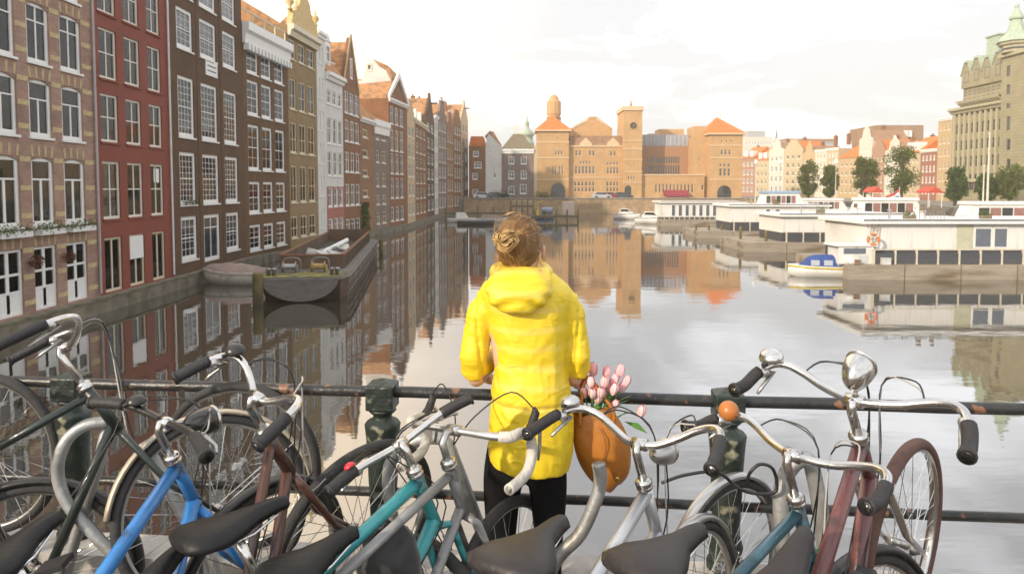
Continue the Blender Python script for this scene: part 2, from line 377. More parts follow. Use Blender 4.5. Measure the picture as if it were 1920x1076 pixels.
    def hip_roof(s, m, rise, z=None, y0=-.2):
        z = (s.H if z is None else z) + .01; W, D = s.W, s.D; k = min(W, D) / 2
        A = [(-.15, y0, z), (W + .15, y0, z), (W + .15, D, z), (-.15, D, z)]
        if W > D: B = [(k, D / 2, z + rise), (W - k, D / 2, z + rise)]; f = [(0, 1, 5, 4), (1, 2, 5), (2, 3, 4, 5), (3, 0, 4)]
        else: B = [(W / 2, k, z + rise), (W / 2, D - k, z + rise)]; f = [(0, 1, 4), (1, 2, 5, 4), (2, 3, 5), (3, 0, 4, 5)]
        return MB().add(A + B, f + [(3, 2, 1, 0)]).build('roof', m, s.root)
    def pipe(s, u, z0=0.2, z1=None, m=None):
        z1 = z1 or s.H
        MB().tube([(u, -0.09, z0), (u, -0.09, z1)], 0.055).build('downpipe', m or PIPE, s.root)
    def cornice(s, m, h=0.5, out=0.35, z=None, W=None):
        z = s.H if z is None else z
        MB().prism([(-out * .4, z - h), (-.02, z - h), (-.02, z + .1), (-out, z + .1), (-out, z - h * .35), (-out * .6, z - h * .5)], 0.01, s.W - .01, 'yz').build('cornice', m, s.root)
    def chimney(s, u, y, z, h, m):
        o = MB().box(u - .4, u + .4, y - .3, y + .3, z, z + h).box(u - .47, u + .47, y - .37, y + .37, z + h, z + h + .12)
        for k in (-.2, .2): o.lathe([(.11, 0), (.09, .35)], Matrix.Translation((u + k, y, z + h + .12)), 8)
        o.build('chimney', m, s.root)
PIPE = mat('downpipe grey', (0.42, 0.38, 0.38), 0.6)
WPIPE = mat('downpipe white', (0.7, 0.68, 0.65), 0.6)
PINKB = mat('rosy brick', (0.38, 0.24, 0.185), 0.85, var=0.18, scale=1.2, brick=(0.22, 0.07, (0.8, 0.75, 0.7), 0.16), col2=(0.22, 0.14, 0.12), c2=(0.5, 0.8))
REDP = mat('red painted brick', (0.235, 0.052, 0.028), 0.7, var=0.12, scale=0.8, brick=(0.22, 0.07, (0.8, 0.8, 0.8), 0.06), bump=0.2)
DKB = mat('dark brown brick', (0.095, 0.048, 0.021), 0.8, var=0.2, scale=0.8, brick=(0.22, 0.07, (1.3, 1.2, 1.1), 0.15))
DKB2 = mat('umber brick', (0.115, 0.060, 0.024), 0.8, var=0.2, scale=0.8, brick=(0.22, 0.07, (1.3, 1.2, 1.1), 0.15))
TANB = mat('olive tan brick', (0.25, 0.168, 0.08), 0.8, var=0.15, scale=0.8, brick=(0.22, 0.07, (1.2, 1.2, 1.1), 0.12))
WHP = mat('white rendered wall', (0.66, 0.64, 0.60), 0.8, var=0.08, scale=0.6, col2=(0.50, 0.47, 0.42), c2=(0.55, 0.8))
BRB = mat('warm brown brick', (0.22, 0.10, 0.045), 0.8, var=0.2, scale=0.8, brick=(0.22, 0.07, (1.2, 1.2, 1.1), 0.15))
ORB = mat('orange brown brick', (0.26, 0.135, 0.066), 0.8, var=0.2, scale=0.8, brick=(0.22, 0.07, (1.1, 1.1, 1.0), 0.15))
GRB = mat('grey brown brick', (0.21, 0.155, 0.13), 0.8, var=0.2, scale=0.8)
CRB = mat('cream rendered wall', (0.55, 0.42, 0.26), 0.8, var=0.12)
LEAF = mat('window box leaves', (0.10, 0.14, 0.03), 0.7, var=0.4, scale=20)
WARMW = mat('warm white paint', (0.76, 0.72, 0.62), 0.5, var=0.05)
S_H1 = dict(id='h1', nx=2, hz=(0.70,), t=0.13, bar=0.035, cells=True, glass=GLASS, curtain=(0.86, 0.9, 0.06), sillmat=WHITE)
S_H1b = dict(id='h1b', nx=2, hz=(0.66,), t=0.14, bar=0.04, low=1, cells=True, glass=GLASS, curtain=(0.86, 0.30, 0.66))
S_H1c = dict(id='h1c', nx=2, hz=(0.68,), t=0.15, bar=0.06, low=1, tr=.07, cells=True, glass=GLASS)
S_DOOR = dict(id='door', nx=2, hz=(0.35, 0.62), t=0.10, bar=0.08, tr=0.09, cells=True, glass=GLASS, sill=False, panel=0.33, door=True)
S_RED = dict(id='red', nx=2, hz=(0.52,), t=0.10, bar=0.035, cells=True, glass=GLASS, mat=WARMW, sillmat=REDP, curtain=(.8, .5, .1))
S_REDc = dict(S_RED, id='redc', curtain=(0.9, 0.42, 0.05))
S_REDd = dict(id='redd', nx=2, hz=(), t=0.10, bar=0.05, cells=True, glass=GLASS, mat=CREAM, sill=False, curtain=(0.5, 0.8, 0.1))
S_DK = dict(id='dk', nx=1, hz=(0.5,), t=0.19, mx=3, mz=7, glass=GLASS, bar=0.02, curtain=(0.85, 0.80, 0.05))
S_DKs = dict(id='dks', nx=1, hz=(0.5,), t=0.20, mx=2, mz=4, glass=DARKGLASS)
S_DKdoor = dict(id='dkd', nx=2, hz=(0.72,), t=0.2, mx=0, glass=DARKGLASS, door=True, sill=False)
S_H4 = dict(id='h4', nx=1, hz=(0.5,), t=0.17, mx=1, mz=3, glass=GLASS, curtain=(0.8, 0.62, 0.22))
S_TAN = dict(id='tan', nx=2, hz=(0.45,), t=0.12, bar=0.03, mat=CREAM, glass=GLASS, sillmat=CREAM, curtain=(0.8, 0.5, 0.4))
S_GEN = dict(id='gen', nx=2, hz=(0.6,), t=0.12, bar=0.03, rand=True)
S_GENc = dict(id='genc', nx=2, hz=(0.6,), t=0.12, bar=0.03, mat=CREAM, rand=True)
S_SM = dict(id='sm', nx=1, hz=(), t=0.16, mat=CREAM)
HZ = 352
def H_(pa, pb, topx, topy, wall, label, zb=-3.0, **k):
    P0, P1 = onpoly(pa), onpoly(pb); h = House(P0, P1, zb, 10, wall, label, group='canal houses rising from the water', **k)
    h.H = h.uz(topx, topy)[1]; return h
# --- 1 rosy brick house with yellow bands
h = House((-18, 14.0), onpoly(184), -3.0, 14, PINKB, 'rosy brick house with yellow bands, white double doors and flower boxes over the water', group='canal houses rising from the water')
c1 = [(-112, -50), (-15, 38), (60, 102), (121, 160)]
h.H = 17.5
h.px_open(c1, [(12, 121), (152, 258), (296, 423), (462, 580)], 80, [S_H1, [S_H1, S_H1b, S_H1b, S_H1b], S_H1c, S_DOOR])
zt = h.uz(80, 12)[1]; step = (h.uz(80, 12)[1] - h.uz(80, 152)[1])
us = [(h.uz(a, 360)[0], h.uz(b, 360)[0]) for a, b in c1]
for u0, u1 in us: h.op.append([u0, u1, h.uz(80, 121)[1] + step, zt + step, S_H1])
h.finish(); h.pipe(h.W - 0.12)
ops = list(h.op); colsu = sorted({(round(o[0], 3), round(o[1], 3)) for o in ops}); rowsz = sorted({(round(o[2], 3), round(o[3], 3)) for o in ops})
vs = MB().prism([(-.05, 0), (.05, 0), (.075, .42), (-.075, .42)], -.012, .03, 'xz').mesh('voussoir', YSTONE)
for (u0, u1) in colsu:
    for (z0, z1) in rowsz:
        w_ = u1 - u0; arch = []
        for i in range(9): arch.append((u0 + w_ * i / 8, z1 - .16 * (2 * i / 8 - 1) ** 2))
        if rowsz.index((z0, z1)) > 0:
            MB().prism(arch + [(u1, z1 + .0), (u0, z1 + .0)], 0.02, 0.055, 'xz').build('arch_head', PINKB, h.root)
        for t_ in (-.42, -.14, .14, .42):
            put('voussoir', vs, h.root, (u0 + w_ / 2 + t_ * w_, 0, z1 + .06 - .1 * abs(t_)), (0, t_ * .35, 0))
edges = [0] + [v for c in colsu for v in c] + [h.W]
for k in range(0, len(edges), 2):
    a, b = edges[k] + .02, edges[k + 1] - .02
    if b - a < .1: continue
    b = min(b, h.W - .2)
    bm_ = MB().box(0, b - a, -.012, .02, 0, .19).mesh('stone_band', YSTONE)
    for (z0, z1) in rowsz:
        for f in (.12, .52, .93): put('stone_band', bm_, h.root, (a, 0, z0 + (z1 - z0) * f))
for (u0, u1) in colsu[1:]:   # flower boxes under the first floor windows
    z = rowsz[1][0] - .12
    MB().box(u0 - .1, u1 + .1, -.36, -.08, z - .22, z).build('flower_box', WHITE, h.root)
    m = MB()
    for i in range(260):
        p = Vector((rnd.uniform(u0 - .18, u1 + .18), rnd.uniform(-.45, -.05), z + rnd.uniform(-.12, .22) * rnd.random() * 1.6)); a = Vector((rnd.uniform(-1, 1), rnd.uniform(-1, 1), rnd.uniform(-1, 1))).normalized() * .06; b = a.cross(Vector((rnd.random(), .3, 1))).normalized() * .03
        m.quad(p - a, p - b, p + a, p + b)
    tag(m.build('leaves', LEAF, h.root), kind='stuff')
for u in (colsu[2][0] - .3, colsu[3][0] - .3):
    m = MB()
    for i in range(200):
        d_ = Vector((rnd.gauss(0, 1), rnd.gauss(0, 1), rnd.gauss(0, 1))).normalized() * .26 * rnd.random() ** .3; p = Vector((u, -.3, 2.05)) + d_; a = Vector((rnd.uniform(-1, 1), rnd.uniform(-1, 1), rnd.uniform(-1, 1))).normalized() * .05; b = a.cross(Vector((rnd.random(), .3, 1))).normalized() * .03
        m.quad(p - a, p - b, p + a, p + b)
    tag(m.build('hanging_plant', mat('reddish leaves', (0.16, 0.06, 0.03), .8, var=.4, scale=20), h.root), kind='stuff')
# --- 2 red painted house
h = H_(184.2, 322, 200, 30, REDP, 'narrow red painted house with cream cross windows, beside the rosy banded house'); h.H = 17.8
c2 = [(193, 226), (240, 268.5), (283, 307)]
h.px_open(c2, [(57, 150), (178, 267), (303, 411)], 205, [S_REDc, S_RED, S_RED])
h.px_open(c2, [(446, 548)], 205, S_REDd)
st2 = h.uz(205, 57)[1] - h.uz(205, 178)[1]; us = [(h.uz(a, 360)[0], h.uz(b, 360)[0]) for a, b in c2]
for u0, u1 in us: h.op.append([u0, u1, h.uz(205, 150)[1] + st2, h.uz(205, 57)[1] + st2, S_RED])
h.finish(); h.pipe(h.W - 0.10, m=WPIPE)
u0, u1 = us[1]; zt = h.uz(205, 446)[1]
MB().box(u0 + .08, u1 - .08, .02, .06, zt - 1.15, zt - .08).build('shutter', WHITE, h.root)
for (u0, u1) in us:      # slatted blinds in the lower half of the third floor windows
    z0 = h.uz(205, 148)[1]
    sm = MB().box(0, u1 - u0 - .2, .22, .235, 0, .10).mesh('slat', WHITE)
    for k in range(5): put('slat', sm, h.root, (u0 + .1, 0, z0 + .22 + k * .19))
MB().box(us[2][0] + .5, us[2][0] + 1.0, .09, .11, h.uz(205, 360)[1] + .45, h.uz(205, 360)[1] + 1.15).build('notice', WHITE, h.root)
# --- 3 dark brown house
h = H_(322.2, 459.5, 330, 0, DKB, 'broad dark brown brick house with wide white window frames and a white plaque'); h.H = 19.5
c3 = [(338, 368), (381, 411), (423, 447)]
h.px_open(c3, [(21, 96), (146, 258), (286, 384)], 352, [S_DKs, S_DK, S_DK])
h.px_open(c3, [(406, 488)], 352, [[S_DKs, dict(S_DKdoor), S_DKs]])
h.op[-2][2] -= .35
s3 = h.uz(352, 21)[1] - h.uz(352, 146)[1]
for a, b in c3: h.op.append([h.uz(a, 360)[0], h.uz(b, 360)[0], h.uz(352, 96)[1] + 2.9, h.uz(352, 21)[1] + 2.9, S_DKs])
h.finish(); a = h.uz(385, 140); b = h.uz(406, 120)
h.poly('plaque', WHITE, [(a[0], a[1]), (b[0], a[1]), (b[0], b[1]), (a[0], b[1])], -.05, -.002)
for k in range(3):
    zz = a[1] + .25 + k * .28; MB().box(a[0] + .2, b[0] - .2 - (k == 2) * .3, -.056, -.05, zz, zz + .08).build('plaque_line', SLATE, h.root)
for u in (h.uz(374, 360)[0], h.uz(417, 360)[0]):
    MB().box(u - .03, u + .03, -.02, .02, .3, h.H - 1).build('wall_strip', mat('dark timber strip', (.06, .035, .025), .7), h.root)
m = MB(); u0, u1 = h.op[6][0], h.op[6][1]; zz = h.op[6][2]
for i in range(160):
    p = Vector((rnd.uniform(u0, u1), rnd.uniform(-.3, -.05), zz + rnd.uniform(0, .25))); a_ = Vector((rnd.uniform(-1, 1), rnd.uniform(-1, 1), rnd.uniform(-1, 1))).normalized() * .06; b_ = a_.cross(Vector((rnd.random(), .3, 1))).normalized() * .03
    m.quad(p - a_, p - b_, p + a_, p + b_)
tag(m.build('leaves', LEAF, h.root), kind='stuff')
# --- 4 umber house with white cornice
h = H_(459.7, 543.5, 459, 46, DKB2, 'umber brick house under a heavy white cornice, behind the rusty barge')
c4 = [(467, 488), (493.5, 512), (518, 535)]
h.px_open(c4, [(86, 140), (153, 217), (235, 319), (341, 400), (422, 470)], 476, S_H4)
h.finish()
h.cornice(WHITE, 1.3, .5)
bk = MB().box(-.12, .12, -.42, -.03, -1.75, -1.3).mesh('bracket', WHITE)
for i in range(14): put('bracket', bk, h.root, (h.W * (i + .5) / 14, 0, h.H))
h.side_roof(SLATE, 2.6, y0=.6)
for k in range(5): h.box('rail_post', CREAM, h.W * k / 4 * .98 + .02, h.W * k / 4 * .98 + .1, .1, .18, h.H + .1, h.H + 1.0)
h.box('roof_rail', CREAM, 0.02, h.W - .02, .1, .18, h.H + 1.0, h.H + 1.08)
# --- 5 tan house with ornate crest
h = H_(543.7, 597, 544, 50, TANB, 'tan brick house crowned by an ornate stone crest with urns')
h.px_open([(546, 558), (563.5, 575.5), (580, 592)], [(77, 113), (149, 206), (230, 287), (311, 380), (406, 447)], 551, S_TAN)
h.finish(); h.cornice(CREAM, .8, .55)
GOLD = mat('ochre stone carving', (0.62, 0.45, 0.20), .7, var=.2, scale=6)
W_ = h.W
m = MB()
crest = [(0.2, h.H + .1), (W_ - .2, h.H + .1), (W_ - .6, h.H + 1.2), (W_ * .72, h.H + 1.6), (W_ * .66, h.H + 2.6), (W_ * .5, h.H + 3.2), (W_ * .34, h.H + 2.6), (W_ * .28, h.H + 1.6), (.6, h.H + 1.2)]
h.poly('crest', GOLD, crest, -.3, .15)
for u, sc in ((.4, .8), (W_ * .5, 1.3), (W_ - .4, .8), (W_ * .27, .6), (W_ * .73, .6)):
    zb_ = h.H + (3.1 if abs(u - W_ / 2) < .1 else 1.2)
    MB().lathe([(.22 * sc, 0), (.3 * sc, .15 * sc), (.12 * sc, .3 * sc), (.42 * sc, .75 * sc), (.36 * sc, 1.05 * sc), (.14 * sc, 1.2 * sc), (.1 * sc, 1.5 * sc), (.02, 1.8 * sc)], Matrix.Translation((u, -.1, zb_)), 12).build('urn', GOLD, h.root, True)
h.side_roof(ROOFTILE, 2.5, y0=.8)
# --- 6a tall narrow white, 6b lower white with dormer
h = H_(597.2, 613, 600, 62, WHP, 'very narrow tall white house squeezed beside the crested tan house')
h.grid(2, 6, S_GEN, z0=.6, fill=.5); h.finish(); h.cornice(WHITE, .5, .3)
h = H_(613.2, 645, 615, 138, WHP, 'white fronted house with red lower storeys and a dormer in its tiled roof')
h.px_open([(615.5, 623), (626, 633), (636, 642.5)], [(170, 196), (222, 270), (284, 330), (352, 388), (410, 440)], 619, S_GEN)
h.finish(); h.cornice(WHITE, .6, .45)
RED2 = mat('faded red render', (0.38, 0.14, 0.10), .8)
zr = h.uz(619, 348)[1]
zz_ = sorted({(o[2], o[3]) for o in h.op if o[2] < zr}); lo = .1
for z0, z1 in zz_ + [(zr, zr)]:
    if z0 > lo: h.box('painted_panel', RED2, 0.01, h.W - .01, -.03, -.003, lo, min(z0 - .1, zr))
    if z1 <= zr and z1 > z0:
        for (a, b) in [(0.01, h.op[0][0] - .07), (h.op[0][1] + .07, h.op[1][0] - .07), (h.op[1][1] + .07, h.op[2][0] - .07), (h.op[2][1] + .07, h.W - .01)]: h.box('painted_panel', RED2, a, b, -.03, -.003, z0 - .097, z1)
    lo = z1 + .003
o = MB().prism([(-.2, h.H + .1), (3.5, h.H + 5.0), (9, h.H + .1)], .02, h.W - .02, 'yz').build('roof', ROOFTILE, h.root)
m = MB().box(h.W * .25, h.W * .6, .5, 2.5, h.H + .8, h.H + 3.2); m.prism([(h.W * .22, h.H + 3.2), (h.W * .63, h.H + 3.2), (h.W * .425, h.H + 3.9)], .4, 3, 'xz'); d_ = m.build('dormer', WHITE, h.root)
add_window(h.root, h.W * .32, h.W * .53, h.H + 1.2, h.H + 2.8, S_GEN, inset=.36, name='window')
# --- 7 pointed brown gable
h = H_(645.2, 676, 650, 166, BRB, 'brown brick house with a tall pointed gable and triple white windows')
h.px_open([(648, 656), (657.5, 665.5), (667, 675)], [(172, 213), (225, 266), (285, 323), (345, 386), (411, 437)], 652, S_GEN)
h.finish(); zt = h.uz(658, 72)[1]
h.poly('gable', BRB, [(0.01, h.H), (h.W - .01, h.H), (h.W / 2 + .25, zt), (h.W / 2 - .25, zt)], 0, .35)
h.poly('gable_coping', YSTONE, [(-.1, h.H), (.25, h.H), (h.W / 2, zt - .1), (h.W - .25, h.H), (h.W + .1, h.H), (h.W / 2 + .2, zt + .4), (h.W / 2 - .2, zt + .4)], -.06, -.003)
h.gable_roof(ROOFTILE, zt - h.H - .4, y0=.36)
add_window(h.root, h.W / 2 - .35, h.W / 2 + .35, h.H + 1.2, h.H + 3.2, S_GEN, inset=-.09)
# --- 8a brown with little windows and tiled roof, 8b
h = H_(676.2, 702, 678, 222, ORB, 'orange brown house with one column of tiny square windows and a tiled hip roof')
h.px_open([(681, 691)], [(243, 259), (281, 296), (318, 332), (356, 370)], 686, S_SM); h.finish(); h.hip_roof(ROOFTILE, 4.2); h.cornice(WHITE, .4, .3)
IVY = mat('ivy leaves', (0.13, 0.15, 0.025), .7, var=.4, scale=8)
m = MB(); u0, zt = h.uz(678, 380)
for i in range(900):
    z = rnd.uniform(0, zt); p = Vector((rnd.gauss(.9, .45 - .1 * z / zt), rnd.uniform(-.5, 0), z)); a_ = Vector((rnd.uniform(-1, 1), rnd.uniform(-1, 1), rnd.uniform(-1, 1))).normalized() * .16; b_ = a_.cross(Vector((rnd.random(), .3, 1))).normalized() * .1
    m.quad(p - a_, p - b_, p + a_, p + b_)
tag(m.build('ivy', IVY, h.root), kind='stuff')
h = H_(702.2, 730, 704, 226, GRB, 'grey brown house with a broad white band under its eaves, by the ivy')
h.px_open([(706, 712), (717, 724)], [(245, 262), (282, 305), (325, 350), (366, 384), (398, 420)], 709, S_GENc); h.finish(); h.cornice(WHITE, 1.5, .3); h.side_roof(ROOFTILE, 2.5)
# --- 9 pediment house
h = H_(730.2, 764.5, 732, 186, BRB, 'brown house with a white triangular pediment and crowded tall windows')
h.px_open([(733, 739), (742, 748), (751, 757)], [(200, 233), (243, 283), (288, 326), (334, 372), (388, 415)], 736, S_GEN); h.finish()
h.poly('pediment', BRB, [(0, h.H), (h.W, h.H), (h.W / 2, h.H + 3.2)], 0, .4)
h.poly('pediment_trim', WHITE, [(-.2, h.H), (-.2, h.H + .5), (h.W / 2, h.H + 3.8), (h.W + .2, h.H + .5), (h.W + .2, h.H), (h.W / 2, h.H + 3.0)], -.25, -.004)
h.cornice(WHITE, .4, .3); h.gable_roof(ROOFTILE, 3.0, y0=.42)
# --- the rest of the row, smaller and smaller
rest = [(764.7, 779, 208, CRB, 'cream rendered narrow house with a stepped top', 2, 5, 'step'), (779.2, 800, 214, BRB, 'brown house with small dormered roof, after the cream stepped one', 3, 6, 'gable'),
        (800.2, 815, 204, DKB, 'dark brown house with a sharp spout gable and hoist beam', 2, 6, 'spout'), (815.2, 822, 206, WHP, 'slim pale house wedged beyond the dark spout gable', 2, 6, 'flat'),
        (822.2, 838, 206, GRB, 'grey brown neck gable house with many pale windows', 3, 6, 'neck'), (838.2, 851, 226, ORB, 'orange brown house with bell gable low in the skyline', 3, 5, 'neck'),
        (851.2, 865, 214, BRB, 'brown house with stepped gable near the end of the row', 3, 6, 'step'), (865.2, 878, 209, CRB, 'last house of the row, cream with a pointed gable', 2, 6, 'spout')]
for i, (a, b, ty, wl, lb, n, fl, kind) in enumerate(rest):
    h = H_(a, b, a + 1, ty + 12, wl, lb); h.grid(n, fl, [S_GEN, S_GENc][i % 2], fill=.62, hf=.68); h.finish()
    W_, H0 = h.W, h.H
    if kind == 'step':
        p = [(0, H0)]; k = 4
        for j in range(k): p += [(W_ * .5 * j / k * .8, H0 + .6 * (j + 1)), (W_ * .5 * (j + 1) / k * .8, H0 + .6 * (j + 1))]
        p = p + [(W_ - x, z) for x, z in p[::-1]]
        h.poly('gable', wl, p, .003, .35); h.gable_roof(ROOFTILE, 2.2, y0=.36)
    elif kind in ('neck',):
        p = [(0, H0), (.1, H0 + .7), (W_ * .22, H0 + 1.0), (W_ * .3, H0 + 3.0), (W_ * .42, H0 + 3.3), (W_ * .5, H0 + 3.8)]; p = p + [(W_ - x, z) for x, z in p[::-1][1:]]
        h.poly('gable', wl, p, .003, .35); h.poly('gable_trim', WHITE, [(W_ * .26, H0 + 3.0), (W_ * .74, H0 + 3.0), (W_ * .74, H0 + 3.25), (W_ * .26, H0 + 3.25)], -.15, 0); h.gable_roof(ROOFTILE, 2.6, y0=.36)
    elif kind == 'spout':
        h.poly('gable', wl, [(0, H0), (W_, H0), (W_ * .56, H0 + 3.4), (W_ * .56, H0 + 4.0), (W_ * .44, H0 + 4.0), (W_ * .44, H0 + 3.4)], .003, .35); h.gable_roof(ROOFTILE, 3.2, y0=.36); h.box('hoist_beam', TIMBER, W_ / 2 - .1, W_ / 2 + .1, -1.1, 0, H0 + 2.2, H0 + 2.45)
    elif kind == 'gable':
        h.side_roof(ROOFTILE, 3.0); h.cornice(CREAM, .5, .3)
        for q_ in (.3, .7): h.box('dormer', WHITE, W_ * q_ - .5, W_ * q_ + .5, .3, 2, H0 + .5, H0 + 1.9)
    else: h.cornice(WHITE, .5, .3)
    h.chimney(W_ * .3, 4, H0 + 1.2, 2.2, BRB)
# white gabled house standing behind the row
a, b = atY(672, 350, 88), atY(733, 350, 88)
h = House((a.x, 88), (b.x, 88), -0.5, 12, WHP, 'white gabled house end rising behind the low roofs, with two small windows', group='houses behind the row'); h.H = atY(700, 188, 88).z + .5
def wr(h, x0, x1, y0, y1, st): a, b = h.uz(x0, y1), h.uz(x1, y0); h.op.append([a[0], b[0], a[1], b[1], st])
wr(h, 688, 704, 152, 170, S_SM); h.finish()
g = [h.uz(x, y) for x, y in ((672, 190), (678, 150), (684, 128), (690, 112), (700, 112), (712, 125), (724, 132), (733, 150), (733, 190))]
h.poly('gable', WHP, g, .004, 6); a, b = h.uz(688, 133), h.uz(697, 120); add_window(h.root, a[0], b[0], a[1], b[1], S_SM, inset=-.13)
h.poly('roof', ROOFTILE, [h.uz(x, y) for x, y in ((700, 111), (712, 124), (724, 131), (735, 152), (735, 145), (728, 124), (712, 117))], -.1, 6.2)
# houses of the row behind the camera: they stand in the same street and shade the bridge
for i, (y0, y1, hh, wl, lb) in enumerate([(-4, 5, 18.5, WHP, 'white rendered house beside the bridge'), (5, 13.99, 17.6, ORB, 'orange brown house next to the rosy banded house')]):
    h = House((-18, y0), (-18, y1), -3.0, -3 + hh, wl, lb, group='canal houses rising from the water'); h.grid(3, 5, S_GEN); h.finish(); h.side_roof(SLATE, 2.5); h.cornice(WHITE, .5, .35)
# ------------------------------------------------------------------ far end of the canal
SANDB = mat('golden brick', (0.50, 0.31, 0.15), 0.85, var=0.12, scale=.5, brick=(.5, .16, (1.15, 1.1, 1.0), .08))
SANDB2 = mat('golden brick trim', (0.66, 0.48, 0.30), 0.85, var=0.1)
ORTILE = mat('bright orange tile', (0.60, 0.17, 0.035), 0.8, var=0.2, scale=1.5)
BRTILE = mat('brown tile', (0.33, 0.19, 0.11), 0.8, var=0.2, scale=1.5)
GLROOF = mat('blue grey glass roof', (0.30, 0.32, 0.40), 0.35, var=0.15, scale=.6)
COPPER = mat('green copper', (0.36, 0.43, 0.33), 0.6, var=0.2)
q = MB().box(-10, 57, 145.4, 146.2, WZ - 1, -.5); tag(q.build('quay', mat('sunlit quay brick', (0.42, 0.29, 0.17), .9, var=.25, scale=1.2, brick=(.6, .2, (.9, .9, .9), .15))), kind='structure')
tag(MB().box(-10, 57, 145.3, 145.38, -.6, -.3).box(-10.1, 57.1, 145.2, 145.9, -.5, -.35).build('kerb', STONE), kind='structure')
S_F = dict(id='far', nx=1, hz=(.6,), t=.10, sill=False, mat=SANDB2)
S_FW = dict(id='farw', nx=2, hz=(.55,), t=.14, sill=True)
S_AR = dict(id='farch', nx=1, hz=(.7,), t=.12, sill=False, mat=mat('dark door timber', (.10, .05, .03), .7), door=True)
S_SLAT = dict(id='slat', nx=1, hz=(), t=.06, sill=False, mat=BRTILE)
class ZH(House):
    sc, ox, oy = 3.2607, 860, 150
    def zz(s, X, Y): return s.uz(X / s.sc + s.ox, Y / s.sc + s.oy)
    def win(s, X0, X1, Y0, Y1, st, n=1, g=.35):
        a, b = s.zz(X0, Y1), s.zz(X1, Y0); w = (b[0] - a[0]) / (n + (n - 1) * g)
        for i in range(n): s.op.append([a[0] + i * w * (1 + g), a[0] + i * w * (1 + g) + w, a[1], b[1], st])
    def zp(s, name, m, pts, y0, y1): return s.poly(name, m, [s.zz(*p) for p in pts], y0, y1)
    def arch(s, X0, X1, Y0, Y1, st=None, m=None):
        a, b = s.zz(X0, Y1), s.zz(X1, Y0); u0, u1, z0, z1 = a[0], b[0], a[1], b[1]; s.op.append([u0, u1, z0, z1, st or S_AR]); r = (u1 - u0) / 2; c = (u0 + u1) / 2
        for sg in (-1, 1):
            p = [(c + sg * r * math.cos(t), z1 - r + r * math.sin(t)) for t in [math.pi / 2 * k / 6 for k in range(7)]] + [(c + sg * r, z1)]
            s.poly('arch_head', m or s.wall, p, .003, .12)
def zblock(cls, X0, X1, Ytop, Y, wall, depth, sc, ox, oy, zb=-.6, label='x', room=True, Yr=None, name='b', **k):
    a, b = X0 / sc + ox, X1 / sc + ox; Yr = Yr or Y
    P0, P1 = Vector(((a - 960) * Y / F_PX, Y)), Vector(((b - 960) * Yr / F_PX, Yr))
    h = ZH(P0, P1, zb, 10, wall, label, depth=depth, room=room, name=name, **k); h.sc, h.ox, h.oy = sc, ox, oy; h.H = h.zz(X0, Ytop)[1]; return h
def merge(h, root):
    dl = root.matrix_basis.inverted() @ h.root.matrix_basis
    for c in list(h.root.children): c.parent = root; c.matrix_basis = dl @ c.matrix_basis
    bpy.data.objects.remove(h.root); h.root = root
def pyramid(h, m, apex, over=.5, zoff=0):
    u, z = h.zz(*apex); H = h.H + zoff
    return MB().add([(-over, -over, H), (h.W + over, -over, H), (h.W + over, h.D + over, H), (-over, h.D + over, H), (u, h.D / 2, z)], [(0, 1, 4), (1, 2, 4), (2, 3, 4), (3, 0, 4), (3, 2, 1, 0)]).build('roof', m, h.root)
B5 = (3.2607, 860, 150)
ex = zblock(None, 480, 672, 305, 150, SANDB, 7, *B5, label='huge golden brick exchange hall with square clock tower and orange pyramid roofs across the water', name='exchange_hall', cat='building')
ex.win(600, 612, 345, 366, S_F); ex.win(588, 636, 430, 460, S_F, 3); ex.win(570, 597, 525, 580, S_F, 2); ex.win(611, 640, 525, 580, S_F, 2); ex.arch(565, 650, 628, 722); ex.finish(); pyramid(ex, ORTILE, (577, 205)); root = ex.root
for y_ in (385, 480, 612): z_ = ex.zz(600, y_)[1]; ex.box('string_course', SANDB2, -.08, ex.W + .08, -.1, -.004, z_, z_ + .25)
ex.box('eaves', SANDB2, -.5, ex.W + .5, -.5, ex.D + .5, ex.H - .35, ex.H - .005)
b = zblock(None, 672, 1005, 410, 151, SANDB, 12, *B5)
for x in (712, 795): b.win(x, x + 38, 430, 465, S_F, 2)
b.win(925, 962, 435, 465, S_F, 2)
b.win(738, 808, 495, 516, S_F, 4); b.win(710, 832, 526, 576, S_F, 6); b.win(905, 978, 500, 522, S_F, 4); b.win(905, 978, 532, 576, S_F, 4)
for y in (620, 655): b.win(705, 832, y, y + 30, S_F, 6); b.win(903, 978, y, y + 30, S_F, 4)
b.finish(); b.zp('roof', BRTILE, [(672, 409), (1005, 409), (1005, 342), (685, 342)], .3, 5)
for x in (778, 945):
    b.zp('gablet', SANDB2, [(x - 38, 409), (x + 38, 409), (x + 38, 390), (x, 352), (x - 38, 390)], -.15, .5)
b.zp('gable', SANDB, [(690, 409), (690, 295), (820, 222), (826, 205), (860, 205), (866, 222), (962, 290), (962, 409)], 6, 11.9); b.zp('gable_coping', SANDB2, [(688, 296), (820, 216), (864, 216), (964, 290), (964, 282), (866, 206), (818, 206), (688, 288)], 5.8, 6.3)
b.box('string_course', SANDB2, 0.01, b.W - .01, -.12, -.004, b.zz(700, 600)[1], b.zz(700, 594)[1]); b.box('parapet', SANDB2, 0.01, b.W - .01, -.2, .25, b.H + .002, b.H + .35)
merge(b, root)
b = zblock(None, 1005, 1118, 170, 149.6, SANDB, 9, *B5)
b.win(1058, 1066, 440, 470, S_F); b.win(1035, 1045, 510, 530, S_F); b.win(1071, 1081, 510, 530, S_F); b.win(1033, 1078, 585, 612, S_F, 3); b.win(1064, 1070, 398, 412, S_F); b.arch(1015, 1056, 645, 725); b.finish()
for y_ in (375, 425, 490, 565, 630): z_ = b.zz(1060, y_)[1]; b.box('string_course', SANDB2, -.06, b.W + .06, -.1, -.004, z_, z_ + .2)
